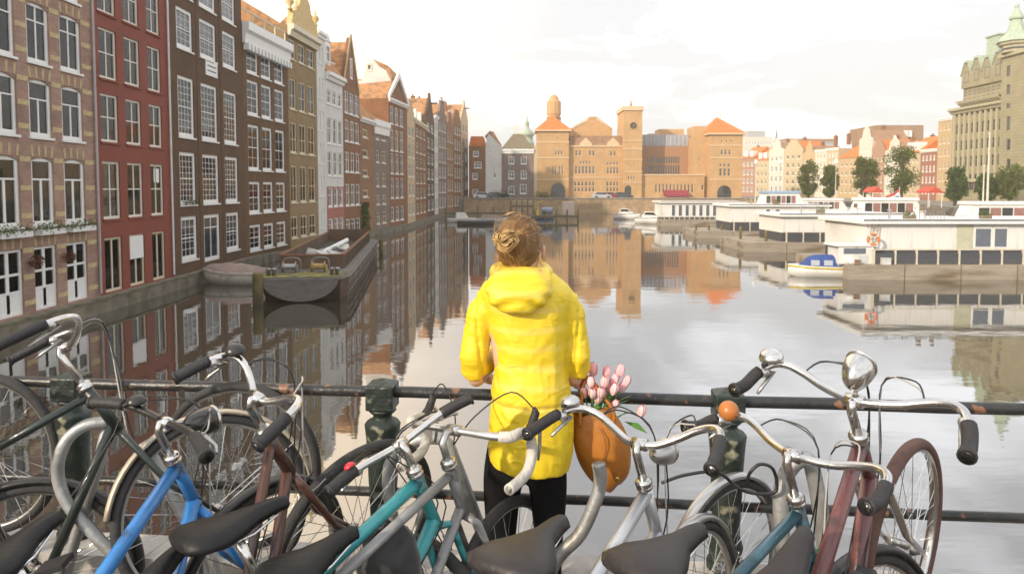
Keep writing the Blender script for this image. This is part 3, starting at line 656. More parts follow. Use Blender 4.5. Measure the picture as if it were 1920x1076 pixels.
b.box('tower_cap', SANDB2, -.25, b.W + .25, -.25, b.D + .25, b.H - .6, b.H + .3)
c = b.zz(1068, 280)
MB().lathe([(.0, 0), (2.45, 0), (2.45, .18), (2.1, .25), (0, .25)], Matrix.Translation((c[0], -.02, c[1])) @ Matrix.Rotation(R(90), 4, 'X') @ Matrix.Scale(.36, 4), 32).build('clock_face', mat('dark clock face', (.06, .04, .03), .5), b.root)
MB().lathe([(2.15, .26), (2.3, .3), (2.45, .26), (2.3, .24)], Matrix.Translation((c[0], -.02, c[1])) @ Matrix.Rotation(R(90), 4, 'X') @ Matrix.Scale(.36, 4), 32, False).build('clock_rim', GOLD, b.root)
hd = MB()
for a_, l_ in ((.6, 1.7), (3.4, 1.1)): hd.tube([(c[0], -.14, c[1]), (c[0] + .36 * l_ * math.sin(a_), -.14, c[1] + .36 * l_ * math.cos(a_))], .035, 5)
for k in range(12): hd.tube([(c[0] + .63 * math.sin(k * math.pi / 6), -.125, c[1] + .63 * math.cos(k * math.pi / 6)), (c[0] + .74 * math.sin(k * math.pi / 6), -.125, c[1] + .74 * math.cos(k * math.pi / 6))], .025, 4)
hd.build('clock_hands', GOLD, b.root); t_ = b.zz(1060, 90)
MB().tube([(b.W / 2, 3, b.H), (b.W / 2, 3, t_[1])], .09, 6).lathe([(.02, 0), (.5, .6), (.3, 1.6), (.05, 2.8)], Matrix.Translation((b.W / 2, 3, t_[1] - 3.5)), 8).build('weather_vane', mat('dull bronze', (.3, .2, .12), .5, .5), b.root)
merge(b, root)
b = zblock(None, 1118, 1425, 405, 155, mat('red brown brick wall', (.36, .19, .10), .85, var=.12), 10, *B5)
b.win(1150, 1352, 470, 512, S_SLAT, 14, .25); b.win(1140, 1352, 522, 578, S_SLAT, 14, .25); b.finish()
b.zp('roof', GLROOF, [(1118, 404), (1425, 404), (1408, 335), (1118, 335)], .2, 9.5)
for k in range(12):
    x = 1122 + k * 25; b.zp('glazing_bar', CREAM, [(x, 403), (x + 3, 403), (x + 3, 336), (x, 336)], .08, .195)
b.zp('roof_house', SANDB, [(1250, 334), (1405, 334), (1405, 292), (1250, 292)], 4, 9); b.zp('roof_house', SANDB2, [(1180, 334), (1250, 334), (1250, 322), (1180, 322)], 3, 8.9); merge(b, root)
b = zblock(None, 1118, 1500, 585, 150.4, SANDB, 4.5, *B5)
b.win(1200, 1436, 636, 690, S_F, 11, .6); b.win(1130, 1140, 630, 668, S_F); b.win(1482, 1500, 640, 674, S_F, 1); b.finish()
b.box('parapet', SANDB2, .01, b.W - .01, -.15, .4, b.H + .002, b.H + .3)
a = b.zz(1250, 705); c = b.zz(1395, 682); mz_ = mat('dark red canvas', (.28, .03, .05), .8)
MB().prism([(-2.2, a[1] + .2), (-.01, c[1] + .3), (-.01, a[1] + .2), (-2.2, a[1] - .3)], a[0], c[0], 'yz').build('awning', mz_, b.root); merge(b, root)
b = zblock(None, 1425, 1535, 350, 151.5, SANDB, 8, *B5); b.win(1466, 1478, 475, 500, S_F); b.finish(); b.zp('wall_top', SANDB, [(1445, 349), (1530, 349), (1530, 282), (1445, 282)], .5, 7); merge(b, root)
b = zblock(None, 1530, 1730, 325, 149.2, SANDB, 9, *B5)
b.win(1602, 1675, 365, 384, S_F, 3, 1.2); b.win(1600, 1666, 425, 460, S_F, 3); b.win(1592, 1662, 510, 532, S_F, 3); b.win(1592, 1662, 540, 590, S_F, 3); b.arch(1580, 1668, 645, 745); b.finish(); pyramid(b, ORTILE, (1615, 215))
for y_ in (405, 480, 612): z_ = b.zz(1600, y_)[1]; b.box('string_course', SANDB2, -.08, b.W + .08, -.1, -.004, z_, z_ + .25)
b.box('eaves', SANDB2, -.5, b.W + .5, -.5, b.D + .5, b.H - .35, b.H - .005); zt = b.zz(1615, 190)[1]
MB().tube([(b.W / 2, 4.5, zt - 3.5), (b.W / 2, 4.5, zt)], .09, 6).build('finial', SANDB2, b.root); merge(b, root)
b = zblock(None, 540, 625, 130, 160, SANDB, 1, *B5); r_ = b.W / 2; zt = b.H
MB().lathe([(r_ * .95, 8), (r_ * .95, zt - 3), (r_ * 1.05, zt - 2.9), (r_ * 1.05, zt), (r_ * .8, zt + .3), (r_ * .6, zt + 1.1), (r_ * .3, zt + 1.6), (.05, zt + 1.7)], Matrix.Translation((r_, r_, 0)), 12).build('turret', SANDB, b.root)
tw = MB()
for k in range(6): tw.box(-.45, .45, -.1, .1, zt - 7, zt - 3.6, Matrix.Translation((r_, r_, 0)) @ Matrix.Rotation(k * math.pi / 3 + .4, 4, 'Z') @ Matrix.Translation((0, -r_ * .95, 0)))
tw.build('turret_windows', DARKGLASS, b.root); merge(b, root)
# houses at the head of the canal
def small(X0, X1, Yt, wl, lb, wins, Y=150, **k):
    h = zblock(None, X0, X1, Yt, Y, wl, 8, *B5, label=lb, name='canal_house', cat='house', group='houses at the head of the canal')
    for w_ in wins: h.win(*w_, S_FW)
    h.finish(); return h
h = small(62, 165, 405, BRB, 'red brown corner house with orange roof where the row ends', [(88, 122, 435, 470), (95, 140, 500, 540), (85, 115, 570, 608), (85, 120, 668, 700)]); h.zp('roof', ORTILE, [(62, 404), (165, 404), (150, 345), (75, 345)], .1, 7.5)
h = small(165, 262, 410, WHP, 'white rendered gable house next to the red brown corner house', [(185, 202, 428, 446), (210, 230, 562, 600)]); h.zp('gable', WHP, [(165, 409), (262, 409), (262, 400), (228, 360), (210, 325), (190, 320), (172, 350)], .004, 7); h.zp('roof', BRTILE, [(160, 345), (190, 312), (215, 318), (235, 355), (262, 395), (262, 404), (225, 368), (190, 330)], -.1, 7.4)
h = small(262, 460, 425, GRB, 'grey brown house with white cornice and steep dark roof beside the exchange hall', [(305, 340, 470, 515), (380, 415, 470, 515), (305, 340, 555, 605), (380, 415, 555, 605), (375, 415, 638, 696), (305, 340, 650, 700)]); h.cornice(WHITE, .9, .4)
h.zp('roof', mat('mossy tile', (.24, .20, .13), .8, var=.2), [(262, 418), (460, 418), (395, 335), (375, 330), (335, 330), (325, 340)], .2, 7); h.zp('chimney', WHP, [(335, 331), (372, 331), (372, 272), (335, 272)], 3, 4.2)
h = small(460, 480, 400, CRB, 'sliver of cream house between grey brown house and exchange hall', [])
c = atY(988, 250, 190); t_ = thing('church_cupola', 'pale green church cupola peeping over the roofs', 'church tower', (c.x, 190, -.6))
t_.scale = (.75, .75, .80)
MB().box(-3.2, 3.2, -3.2, 3.2, 0, 17).build('tower', CRB, t_)
MB().lathe([(2.6, 17), (2.6, 18.5), (2.2, 18.6), (2.2, 20.5), (2.7, 20.7), (2.4, 21.6), (1.4, 22.6), (.8, 23.2), (.7, 24.4), (.9, 24.6), (.3, 25.8), (.06, 28.5)], n=12).build('cupola', COPPER, t_, True)
c = atY(1336, 360, 300); t_ = thing('radio_mast', 'thin grey lattice mast rising behind the exchange hall', 'mast', (c.x, 300, -.6))
zt = atY(1336, 160, 300).z + .6
MB().tube([(0, 0, 0), (0, 0, zt * .7), (0, 0, zt)], [.5, .3, .12], 5).build('mast', mat('galvanised far', (.5, .5, .52), .5), t_)
# ------------------------------------------------------------------ east side: houses along the far street
B6 = (2.6897, 1340, 0)
LITC = [mat('cream brick', (.52, .42, .27), .85, var=.12), mat('white plaster far', (.62, .58, .49), .85, var=.08), mat('rosy far brick', (.38, .22, .15), .85, var=.15), mat('ochre render', (.50, .36, .20), .85, var=.12), mat('red far brick', (.32, .14, .09), .85, var=.15)]
def rowh(i, X0, X1, Yt, wl, lb, roof=None, n=3, fl=4):
    Y0 = 195 - (X0 - 135) * .068; Y1 = 195 - (X1 - 135) * .068
    h = zblock(None, X0, X1, Yt, Y0, wl, 9, *B6, Yr=Y1, label=lb, name='street_house', cat='house', group='houses along the street across the water'); h.grid(n, fl, [S_FW, S_GENc][i % 2], z0=.8, fill=.5, hf=.6); h.finish(); H0, W_ = h.H, h.W
    if roof == 'side': h.side_roof(ORTILE, 3.2); h.box('dormer', WHITE, W_ * .2, W_ * .4, .2, 2, H0 + .4, H0 + 2); h.box('dormer', WHITE, W_ * .6, W_ * .8, .2, 2, H0 + .4, H0 + 2)
    elif roof == 'neck':
        p = [(0, H0), (.1, H0 + .7), (W_ * .22, H0 + 1.0), (W_ * .3, H0 + 2.6), (W_ * .42, H0 + 3), (W_ * .5, H0 + 3.8)]; p += [(W_ - x, z) for x, z in p[::-1][1:]]; h.poly('gable', wl, p, .003, .4); h.gable_roof(BRTILE, 2.6, y0=.42)
    elif roof == 'step':
        p = [(0, H0)]
        for j in range(4): p += [(W_ * .1 * j, H0 + .7 * (j + 1)), (W_ * .1 * (j + 1), H0 + .7 * (j + 1))]
        p += [(W_ - x, z) for x, z in p[::-1]]; h.poly('gable', wl, p, .003, .4); h.gable_roof(ORTILE, 2.6, y0=.42)
    elif roof == 'hip': h.hip_roof(ORTILE, 3.5)
    else: h.cornice(WHITE, .5, .3)
    h.chimney(W_ * .25, 5, H0 + 1, 2.4, BRB); return h
rr = [(130, 200, 800, 2, 'rosy brick street house with orange roof and white dormers', 'side', 3, 4), (201, 268, 810, 0, 'cream street house with orange roof and two dormers, second from the exchange hall', 'side', 3, 4), (269, 344, 770, 1, 'white street house with neck gable near the exchange hall', 'neck', 3, 4), (345, 438, 765, 0, 'cream street house with stepped gable, narrow black doorway', 'step', 3, 5),
      (439, 500, 790, 3, 'ochre street house behind the first quayside tree', 'neck', 3, 4), (501, 560, 760, 1, 'white flat corniced street house between two quayside trees', None, 3, 5), (561, 620, 752, 0, 'cream flat corniced street house, beside the orange roofed one', None, 3, 5), (621, 720, 800, 3, 'ochre street house under a big orange hip roof', 'hip', 4, 4),
      (721, 785, 720, 1, 'white ornate street house with tall neck gable', 'neck', 3, 5), (786, 850, 770, 2, 'rosy street house with stepped gable behind a tree', 'step', 3, 4), (851, 940, 780, 1, 'low white street house with neck gable below the huge brown roof', 'neck', 4, 4), (941, 1030, 775, 0, 'cream street house under the small orange roof', 'side', 4, 4),
      (1031, 1114, 760, 4, 'red brick street house with white windows beside the tall pink building', None, 4, 4), (1115, 1184, 606, 3, 'tall ochre pink building next to the hotel', None, 3, 6)]
for i, (a, b, t_, wl, lb, rf, n, fl) in enumerate(rr): rowh(i, a, b, t_, LITC[wl], lb, rf, n, fl)
h = zblock(None, 825, 1055, 760, 160, BRB, 14, *B6, label='massive brown tiled roof hall looming behind the street houses', name='hall', cat='building'); h.finish()
h.zp('roof', mat('brown weathered roof', (.30, .19, .12), .85, var=.15, scale=.5, streak=(3, 1, .5)), [(835, 759), (1055, 759), (1055, 632), (820, 632)], .1, 13)
for k in range(3): h.zp('dormer', WHITE, [(930 + 22 * k, 692), (944 + 22 * k, 692), (944 + 22 * k, 660), (930 + 22 * k, 660)], -.6, .095)
h = zblock(None, 350, 610, 712, 260, mat('grey modern block', (.36, .36, .38), .5), 12, *B6, label='long grey modern block far behind the street houses', name='office_block', cat='building'); h.grid(16, 5, S_FW); h.finish()
h.box('roof_edge', BRTILE, 0, h.W, -.4, 12, h.H + .01, h.H + .8)
h = zblock(None, 145, 285, 692, 260, LITC[1], 12, *B6, label='pale stepped apartment block far behind the orange dormered houses', name='apartment_block', cat='building'); h.grid(9, 6, S_FW); h.finish(); h.box('roof_plant', mat('grey modern block', (.36, .36, .38), .5), h.W * .2, h.W * .8, 2, 9, h.H + .01, h.H + 2.4)
c = atY(1454, 360, 420); t_ = thing('church_spire', 'slim dark church spire far over the roofs', 'church tower', (c.x, 420, -.6)); zt = atY(1454, 240, 420).z
MB().lathe([(2.2, 0), (2.2, zt * .55), (1.4, zt * .62), (1.0, zt * .75), (.08, zt)], n=8).build('spire', SLATE, t_)
tag(MB().prism([(57, 146), (60, 100), (45, 60), (60, 20), (400, 20), (400, 146)], -8, -.62, 'xy').build('ground', PAVE), kind='structure')
# ------------------------------------------------------------------ grand hotel with green spire
HOT = mat('olive grey stone', (.31, .275, .175), .85, var=.12, scale=.5, brick=(1.2, .45, (.85, .85, .8), .06)); HOT2 = mat('pale olive stone trim', (.40, .36, .24), .8)
S_HT = dict(id='ht', nx=2, hz=(.6,), t=.16, sill=False, mat=HOT2); S_HTD = dict(id='htd', nx=1, hz=(), t=.14, sill=False, mat=SLATE)
h = zblock(None, 1185, 1460, 560, 116, HOT, 16, *B6, Yr=103, label='grand olive grey hotel with steep gabled dormers and a green spired corner tower', name='hotel', cat='hotel'); hr = h.root
n = 9
for (ya, yb, st) in ((575, 605, S_HT), (630, 690, S_HT), (712, 768, S_HT), (790, 850, S_HT), (880, 960, S_HTD)):
    za, zb_ = h.zz(1185, yb)[1], h.zz(1185, ya)[1]
    for i in range(n): u = .8 + (h.W - 1.6) * (i + .5) / n; h.op.append([u - .62, u + .62, za, zb_, st])
h.finish(); W_, H0 = h.W, h.H
h.cornice(HOT2, .8, .9)
for i in range(n + 1): u = .8 + (W_ - 1.6) * i / n; h.box('pilaster', HOT2, u - .22, u + .22, -.25, -.004, 3.6, H0 - .85)
h.box('string_course', HOT2, .02, W_ - .02, -.35, -.255, 3.3, 3.8)
c0, c1_ = W_ * .22, W_ - .3; up = h.zz(1240, 455)[1] - H0
MB().box(c0, c1_, -.15, 12, H0 + .11, H0 + up).build('upper_storey', HOT, hr)
for r_ in (.24, .62):
    for i in range(9): u = c0 + (c1_ - c0) * (i + .5) / 9; add_window(hr, u - .35, u + .35, H0 + up * r_, H0 + up * (r_ + .22), S_HTD, inset=-.21)
bm = MB().prism([(0, 0), (-1.1, .9), (-1.1, 1.15), (0, 1.15)], -.2, .2, 'yz').mesh('bracket', HOT2)
for i in range(14): put('bracket', bm, hr, (c0 + (c1_ - c0) * (i + .5) / 14, -.16, H0 - .3 + up * .02))
MB().box(c0 - .3, c1_ + .2, -1.3, -.17, H0 + .9, H0 + 1.05).build('balcony', HOT2, hr)
zr = h.zz(1250, 345)[1]
MB().prism([(-.1, H0 + up), (12, H0 + up), (9.5, zr), (2.4, zr)], c0, c1_, 'yz').build('roof', mat('blue grey slate', (.17, .17, .20), .6, var=.2), hr)
for i, q_ in enumerate((.12, .37, .62, .86)):
    u = c0 + (c1_ - c0) * q_; hw = 1.25; zt = zr + .6 + .3 * (i % 2)
    MB().prism([(u - hw, H0 + up), (u + hw, H0 + up), (u + hw * .95, zt - 2), (u + .45, zt), (u - .45, zt), (u - hw * .95, zt - 2)], -.5, 3, 'xz').build('dormer', HOT, hr)
    add_window(hr, u - .55, u + .55, H0 + up + .8, H0 + up + 2.6, S_HTD, inset=-.56); MB().prism([(u - hw * 1.1, zt - 2.1), (u - .5, zt + .25), (u + .5, zt + .25), (u + hw * 1.1, zt - 2.1), (u + .4, zt - .1), (u - .4, zt - .1)], -.7, 3.1, 'xz').build('dormer_cap', COPPER, hr)
# corner tower
tb = zblock(None, 1424, 1532, 285, 103, HOT, 6, *B6, Yr=98.6)
for (ya, yb) in ((330, 390), (425, 480), (520, 550), (585, 660), (700, 760), (800, 860)): tb.win(1470, 1492, ya, yb, S_HTD)
tb.finish(); zt = tb.H; tb.box('tower_cornice', HOT2, -.4, tb.W + .4, -.4, tb.D + .4, zt - .5, zt + .002)
hx = tb.W / 2 * .85; HXT = (tb.W * .36, hx * .4, 0); z1_ = tb.zz(1490, 215)[1]
MB().lathe([(hx * .95, zt), (hx * .95, z1_ - .6), (hx * 1.15, z1_ - .4), (hx * 1.2, z1_)], Matrix.Translation(HXT), 8).build('belfry', HOT2, tb.root)
for k in range(8): MB().box(-.7, .7, -.12, .12, zt + .6, z1_ - 1.1, Matrix.Translation(HXT) @ Matrix.Rotation((k + .5) * math.pi / 4, 4, 'Z') @ Matrix.Translation((0, -hx * .88, 0))).build('belfry_window', DARKGLASS, tb.root)
z2 = tb.zz(1500, 100)[1]; z3 = tb.zz(1510, 40)[1]
MB().lathe([(hx * 1.35, z1_), (hx * 1.0, z1_ + .9), (hx * .62, z1_ + (z2 - z1_) * .45), (hx * .36, z2), (hx * .5, z2 + .1), (hx * .5, z2 + .35), (hx * .3, z2 + 1.0), (.25, z2 + 1.6), (.3, z2 + 2.0), (.08, z2 + 2.3), (.05, z3)], Matrix.Translation(HXT), 8).build('spire', COPPER, tb.root)
merge(tb, hr) if False else None
dl = hr.matrix_basis.inverted() @ tb.root.matrix_basis
for c in list(tb.root.children): c.parent = hr; c.matrix_basis = dl @ c.matrix_basis
bpy.data.objects.remove(tb.root)
tb = zblock(None, 1400, 1446, 270, 109, HOT2, 3, *B6); tb.finish(); tb.box('chimney', COPPER, .1, tb.W - .1, .2, 2.8, tb.H, tb.zz(1400, 175)[1]); tb.box('chimney_cap', COPPER, -.1, tb.W + .1, 0, 3, tb.zz(1400, 175)[1] + .003, tb.zz(1400, 170)[1] + .1)
dl = hr.matrix_basis.inverted() @ tb.root.matrix_basis
for c in list(tb.root.children): c.parent = hr; c.matrix_basis = dl @ c.matrix_basis
bpy.data.objects.remove(tb.root)
h = zblock(None, 1541, 1640, 480, 101, LITC[0], 12, *B6, Yr=99, label='cream wing beyond the hotel tower with grey mansard roof', name='hotel_wing', cat='building'); h.grid(4, 6, S_FW); h.finish(); h.zp('roof', mat('blue grey slate', (.17, .17, .20), .6, var=.2), [(1541, 479), (1640, 479), (1640, 200), (1560, 230)], 1, 10)
# ------------------------------------------------------------------ quayside trees
BARK = mat('bark', (.12, .09, .06), .9, var=.3, scale=6)
LV = [mat('tree leaves', (.14, .20, .03), .75, var=.45, scale=1.3, col2=(.20, .20, .04), c2=(.45, .6)), mat('darker tree leaves', (.085, .15, .03), .75, var=.45, scale=1.3)]
for m_ in LV:
    t_ = m_.node_tree; b_ = t_.nodes['Principled BSDF']; tl = t_.nodes.new('ShaderNodeBsdfTranslucent'); mxl = t_.nodes.new('ShaderNodeMixShader'); mxl.inputs[0].default_value = .45
    t_.links.new(b_.inputs['Base Color'].links[0].from_socket, tl.inputs[0]); t_.links.new(b_.outputs[0], mxl.inputs[1]); t_.links.new(tl.outputs[0], mxl.inputs[2]); t_.links.new(mxl.outputs[0], t_.nodes['Material Output'].inputs[0])
def tree(px, ytop, wpx, Y, lb, seed, lv=0):
    r = random.Random(seed); c = atY(px, 380, Y); zt = atY(px, ytop, Y).z; zb = -.6; H = zt - zb; hw = wpx * .42 * Y / F_PX
    t = thing('tree', lb, 'tree', (c.x, Y, zb), 0, 'trees along the quay across the water')
    tr = MB().tube([(0, 0, 0), (.05, 0, H * .3), (-.05, .05, H * .6), (0, 0, H * .9)], [.2, .15, .09, .03], 7)
    cl = []
    for i in range(36):
        z = H * r.uniform(.24, .97); k = math.sin(math.pi * min(1, (z / H - .22) / .8)) ** .6; a = r.uniform(0, 6.28); d = hw * k * r.uniform(.2, .9); p = Vector((d * math.cos(a), d * math.sin(a), z)); cl.append((p, hw * r.uniform(.28, .5)))
        if i % 2 == 0: tr.tube([(0, 0, z * .62), p * .5 + Vector((0, 0, z * .36)), p], [.06, .04, .015], 5)
    tr.build('trunk', BARK, t, True)
    m = MB()
    for p, rad in cl:
        for j in range(85):
            d_ = Vector((r.gauss(0, 1), r.gauss(0, 1), r.gauss(0, .8))).normalized() * rad * r.uniform(.5, 1.15) ; q_ = p + d_; a_ = Vector((r.uniform(-1, 1), r.uniform(-1, 1), r.uniform(-1, 1))).normalized() * .18; b_ = a_.cross(Vector((r.random(), .3, 1))).normalized() * .13
            m.quad(q_ - a_, q_ - b_, q_ + a_, q_ + b_)
    m.build('crown', LV[lv], t)
for a in [(1515, 303, 44, 112, 'small loose tree nearest the exchange hall on the far quay', 1), (1556, 312, 40, 110, 'slim tree second along the far quay, before the white corniced house', 2), (1620, 296, 56, 106, 'full green tree in front of the ornate white house', 3), (1690, 276, 70, 102, 'tallest yellow green tree on the quay before the low white house', 4), (1790, 318, 56, 92, 'low dense tree standing before the near corner of the hotel', 5, 1), (1850, 330, 46, 93, 'dark tree under the hotel windows', 6, 1), (1893, 312, 62, 92, 'leafy tree below the hotel spire', 7), (1958, 318, 60, 92, 'tree beyond the hotel tower', 8)]: tree(*a)
# poles and street lamps
def pole(px, yt, Y, lb, kind='flag_pole', r=.09):
    c = atY(px, 380, Y); zt = atY(px, yt, Y).z; t = thing(kind, lb, kind.replace('_', ' '), (c.x, Y, -.6)); MB().lathe([(r * 2.2, 0), (r * 2.2, .5), (r * 1.1, .7), (r * .6, zt + .4), (r * 1.4, zt + .5), (0, zt + .7)], n=8).build('pole', mat('pale pole', (.62, .58, .5), .5), t); return t, zt + .6
pole(1851, 250, 88, 'tall pale flagpole before the hotel', r=.13); pole(1843, 310, 88, 'shorter flagpole beside the tall one before the hotel')
for px, Y, lb in ((1566, 100, 'pale street lamp between the two slim quay trees'), (1461, 108, 'street lamp near the exchange hall on the far quay'), (1416, 110, 'street lamp before the orange dormered houses')):
    t, zt = pole(px, 308, Y, lb, 'street_lamp', .06); MB().lathe([(.05, zt - .1), (.28, zt + .1), (.2, zt + .6), (.03, zt + .8)], n=8).build('lantern', WHITE, t)
t, zt = pole(1686, 352, 84, 'short flagpole with white and blue flag', r=.05)
m = MB(); k = 12
for i in range(k + 1):
    for j in range(4): m.v.append((-i * .17, .18 * math.sin(i * .9 + j * .3), zt - .2 - j * .36 - i * .09))
m.f = [(i * 4 + j, (i + 1) * 4 + j, (i + 1) * 4 + j + 1, i * 4 + j + 1) for i in range(k) for j in range(3)]; m.m = [{0: 0, 1: 1, 2: 2}[j] for i in range(k) for j in range(3)]
m.build('flag', [mat('flag red', (.5, .08, .06), .8), WHITE, mat('flag blue', (.08, .16, .4), .8)], t, True)
for px, w_, Y, lb in ((1742, 28, 84, 'red market awning below the red brick street house'), (1636, 20, 92, 'small dark red awning behind the tour boat')):
    c = atY(px, 368, Y); t = thing('awning_stall', lb, 'stall', (c.x, Y, -.6)); hw = w_ / 2 * Y / F_PX; MB().prism([(-hw, 1.9), (0, 2.5), (hw, 1.9), (hw, 1.75), (-hw, 1.75)], -1.3, 1.3, 'xz').build('canopy', mat('red canvas', (.50, .07, .04), .8), t)
    for x in (-hw + .1, hw - .1):
        for y in (-1.2, 1.2): MB().box(x - .03, x + .03, y - .03, y + .03, 0, 1.8).build('post', WHITE, t)
def car(px, Y, col, lb, rz=0, z=-.6):
    c = atY(px, 372, Y); t = thing('parked_car', lb, 'car', (c.x, Y, z), rz, 'cars parked on the far quays')
    bevel(MB().prism([(-2.1, .3), (2.1, .3), (2.15, .75), (1.3, .9), (.7, 1.42), (-1.3, 1.45), (-1.95, .95), (-2.15, .8)], -.85, .85, 'xz').build('body', mat('car ' + lb[:9], col, .3, coat=.5), t), .06)
    MB().prism([(1.1, .93), (.66, 1.36), (-1.25, 1.38), (-1.75, .96)], -.865, .865, 'xz').build('window', DARKGLASS, t)
    for x in (-1.3, 1.3):
        for y in (-.8, .8): MB().lathe([(.33, -.1), (.33, .1)], Matrix.Translation((x, y, .33)) @ Matrix.Rotation(R(90), 4, 'X'), 14).build('wheel', mat('tyre rubber', (.03, .03, .032), .8), t)
car(1143, 147.6, (.25, .03, .05), 'dark red car parked before the golden hall windows'); car(1128, 147.4, (.5, .5, .52), 'silver car behind the dark red one', .1); car(1168, 147.5, (.05, .06, .08), 'black car by the clock tower door', -.1)
car(905, 147.5, (.6, .6, .6), 'pale grey car before the red brown corner house', .2); car(930, 147.8, (.08, .12, .2), 'dark blue car before the white gable house', .1)
# ------------------------------------------------------------------ boats
HULLW = mat('white boat hull', (.74, .72, .68), .35, coat=.3, var=.06); DKH = mat('dark boat hull', (.06, .055, .05), .5); BLUEC = mat('navy boat canvas', (.035, .075, .26), .8, var=.15); YELB = mat('yellow boat stripe', (.62, .50, .05), .5)
STEEL = mat('dull steel', (.36, .36, .36), .4, .7); TARP = mat('faded pink grey tarpaulin', (.36, .27, .23), .85, var=.15, scale=2, bump=.6, bscale=4)
CLEARW = mat('boat window', (.10, .12, .15), .08, spec=.8)
def hull_rings(L, B, H, n=14, bow=.35, keel=.0, rise=.25, tr=.85):
    rings = []
    for i in range(n + 1):
        t = i / n; x = -L / 2 + L * t; k = tr + (1 - tr) * min(1, t * 3) if t < .35 else (1 if t < 1 - bow else max(.03, 1 - ((t - 1 + bow) / bow) ** 2.2)); b = B / 2 * k; h = H * (1 + rise * max(0, t - .3) ** 1.5); kk = max(0, (t - .8) / .2) * .45 * H
        rings.append([Vector((x, -b, h)), Vector((x - .0, -b * .93, h * .45)), Vector((x, -b * .6, kk - .12)), Vector((x, 0, kk - .2)), Vector((x, b * .6, kk - .12)), Vector((x, b * .93, h * .45)), Vector((x, b, h)), Vector((x, b * .9, h + .0)), Vector((x, b * .82, h - .12)), Vector((x, 0, h - .14)), Vector((x, -b * .82, h - .12)), Vector((x, -b * .9, h))])
    return rings
def boat(name, lb, px, Y, L, B, H, rz, hm, stripe=None, cat='boat', group=None, **k):
    c = atY(px, 400, Y); t = thing(name, lb, cat, (c.x, Y, WZ), rz, group)
    rg = hull_rings(L, B, H, **k); MB().loft(rg).build('hull', hm, t, True)
    if stripe:
        m = MB()
        for sg in (0, 6): m.tube([r[sg] + Vector((0, 0, -.06)) for r in rg], .05, 6)
        m.build('stripe', stripe, t, True)
    return t, rg
# blue canopy launch at the landing stage
t, rg = boat('launch', 'small white launch with navy blue canopy and yellow gunwale stripe at the landing stage', 1541, 42.0, 3.8, 1.5, .62, R(172), HULLW, YELB)
MB().tube([r[0] + Vector((0, 0, .02)) for r in rg], .035, 5).tube([r[6] + Vector((0, 0, .02)) for r in rg], .035, 5).build('gunwale', HULLW, t)
rings = []
for i in range(9):
    s_ = i / 8; x = 1.15 - 2.8 * s_; hh = .68 * (1 - (2 * s_ - 1) ** 4) + .05; b = .66
    rings.append([Vector((x, b * math.cos(a), .62 + hh * max(0, math.sin(a)) ** .6)) for a in [math.pi * k / 10 for k in range(11)]])
m = MB(); vs = [v for r in rings for v in r]; m.add(vs, [(i * 11 + j, i * 11 + j + 1, (i + 1) * 11 + j + 1, (i + 1) * 11 + j) for i in range(8) for j in range(10)]); m.add(rings[0], [tuple(range(11))]); m.add(rings[8], [tuple(range(11))[::-1]]); m.build('canopy', BLUEC, t)
for sg in (-1, 1):
    for x in (-1.25, -.5, .25): MB().box(x, x + .5, sg * .665 - .012, sg * .665 + .012, .74, 1.06).build('window', mat('clear vinyl', (.45, .48, .55), .2), t)
# covered dinghy by the dark house
t, rg = boat('dinghy', 'cream dinghy under a faded pinkish tarpaulin moored below the dark brown house', 441, 38.9, 4.1, 1.9, .72, R(170), mat('cream hull', (.76, .73, .64), .6, col2=(.5, .46, .35), c2=(.55, .75)), None, rise=.35, bow=.5, tr=.7)
m = MB(); vs = []
for i in range(13):
    r = rg[i + (1 if i else 0)] if i + 1 < len(rg) else rg[-1]; hh = .42 * math.sin(math.pi * (.15 + .7 * i / 12))
    for j in range(9):
        s_ = j / 8 * 2 - 1; vs.append(Vector((r[0].x, abs(r[0].y) * 1.03 * s_, r[0].z + hh * (1 - abs(s_) ** 1.4) - .05 * (abs(s_) > .9) + .03 * math.sin(i * 2.1 + j))))
m.add(vs, [(i * 9 + j, i * 9 + j + 1, (i + 1) * 9 + j + 1, (i + 1) * 9 + j) for i in range(12) for j in range(8)]); m.build('tarpaulin', TARP, t, True)
m = MB(); m.tube([r[0] + Vector((0, 0, -.1)) for r in rg], .04, 6).tube([r[6] + Vector((0, 0, -.1)) for r in rg], .04, 6); m.build('rub_rail', mat('cream trim', (.6, .56, .46), .6), t)
# ------------------------------------------------------------------ rusty cargo barge
RUST = mat('rusty barge plate', (.125, .082, .055), .75, .1, var=.3, scale=.9, col2=(.17, .09, .05), c2=(.5, .65), bump=.5, bscale=5)
GREYP = mat('grey weathered bow plate', (.16, .145, .13), .8, var=.25, scale=2, streak=(1, 1, 4), bump=.4); MOSS = mat('mossy yellow deck', (.26, .235, .05), .9, var=.35, scale=3, col2=(.12, .10, .07), c2=(.42, .6))
t = thing('cargo_barge', 'long rusty open cargo barge with mossy yellow bow and rubble inside its hold', 'barge', (-9.95, 32.4, WZ), R(7.6)); W2, Lb, fb = 2.15, 25.0, 1.15
def outline(z, ins=0.0, bowr=0.0):
    w_ = W2 - ins; return [Vector((-w_ * .86, 0 + ins + bowr, z)), Vector((w_ * .86, ins + bowr, z)), Vector((w_ * .985, 1.0 + bowr, z)), Vector((w_, 2.6, z)), Vector((w_, Lb - 1.5, z)), Vector((w_ * .8, Lb, z)), Vector((-w_ * .8, Lb, z)), Vector((-w_, Lb - 1.5, z)), Vector((-w_, 2.6, z)), Vector((-w_ * .985, 1.0 + bowr, z))]
MB().loft([outline(-.5, .25, 1.1), outline(.25, .12, .55), outline(fb - .12), outline(fb)]).build('hull', RUST, t)
m = MB()
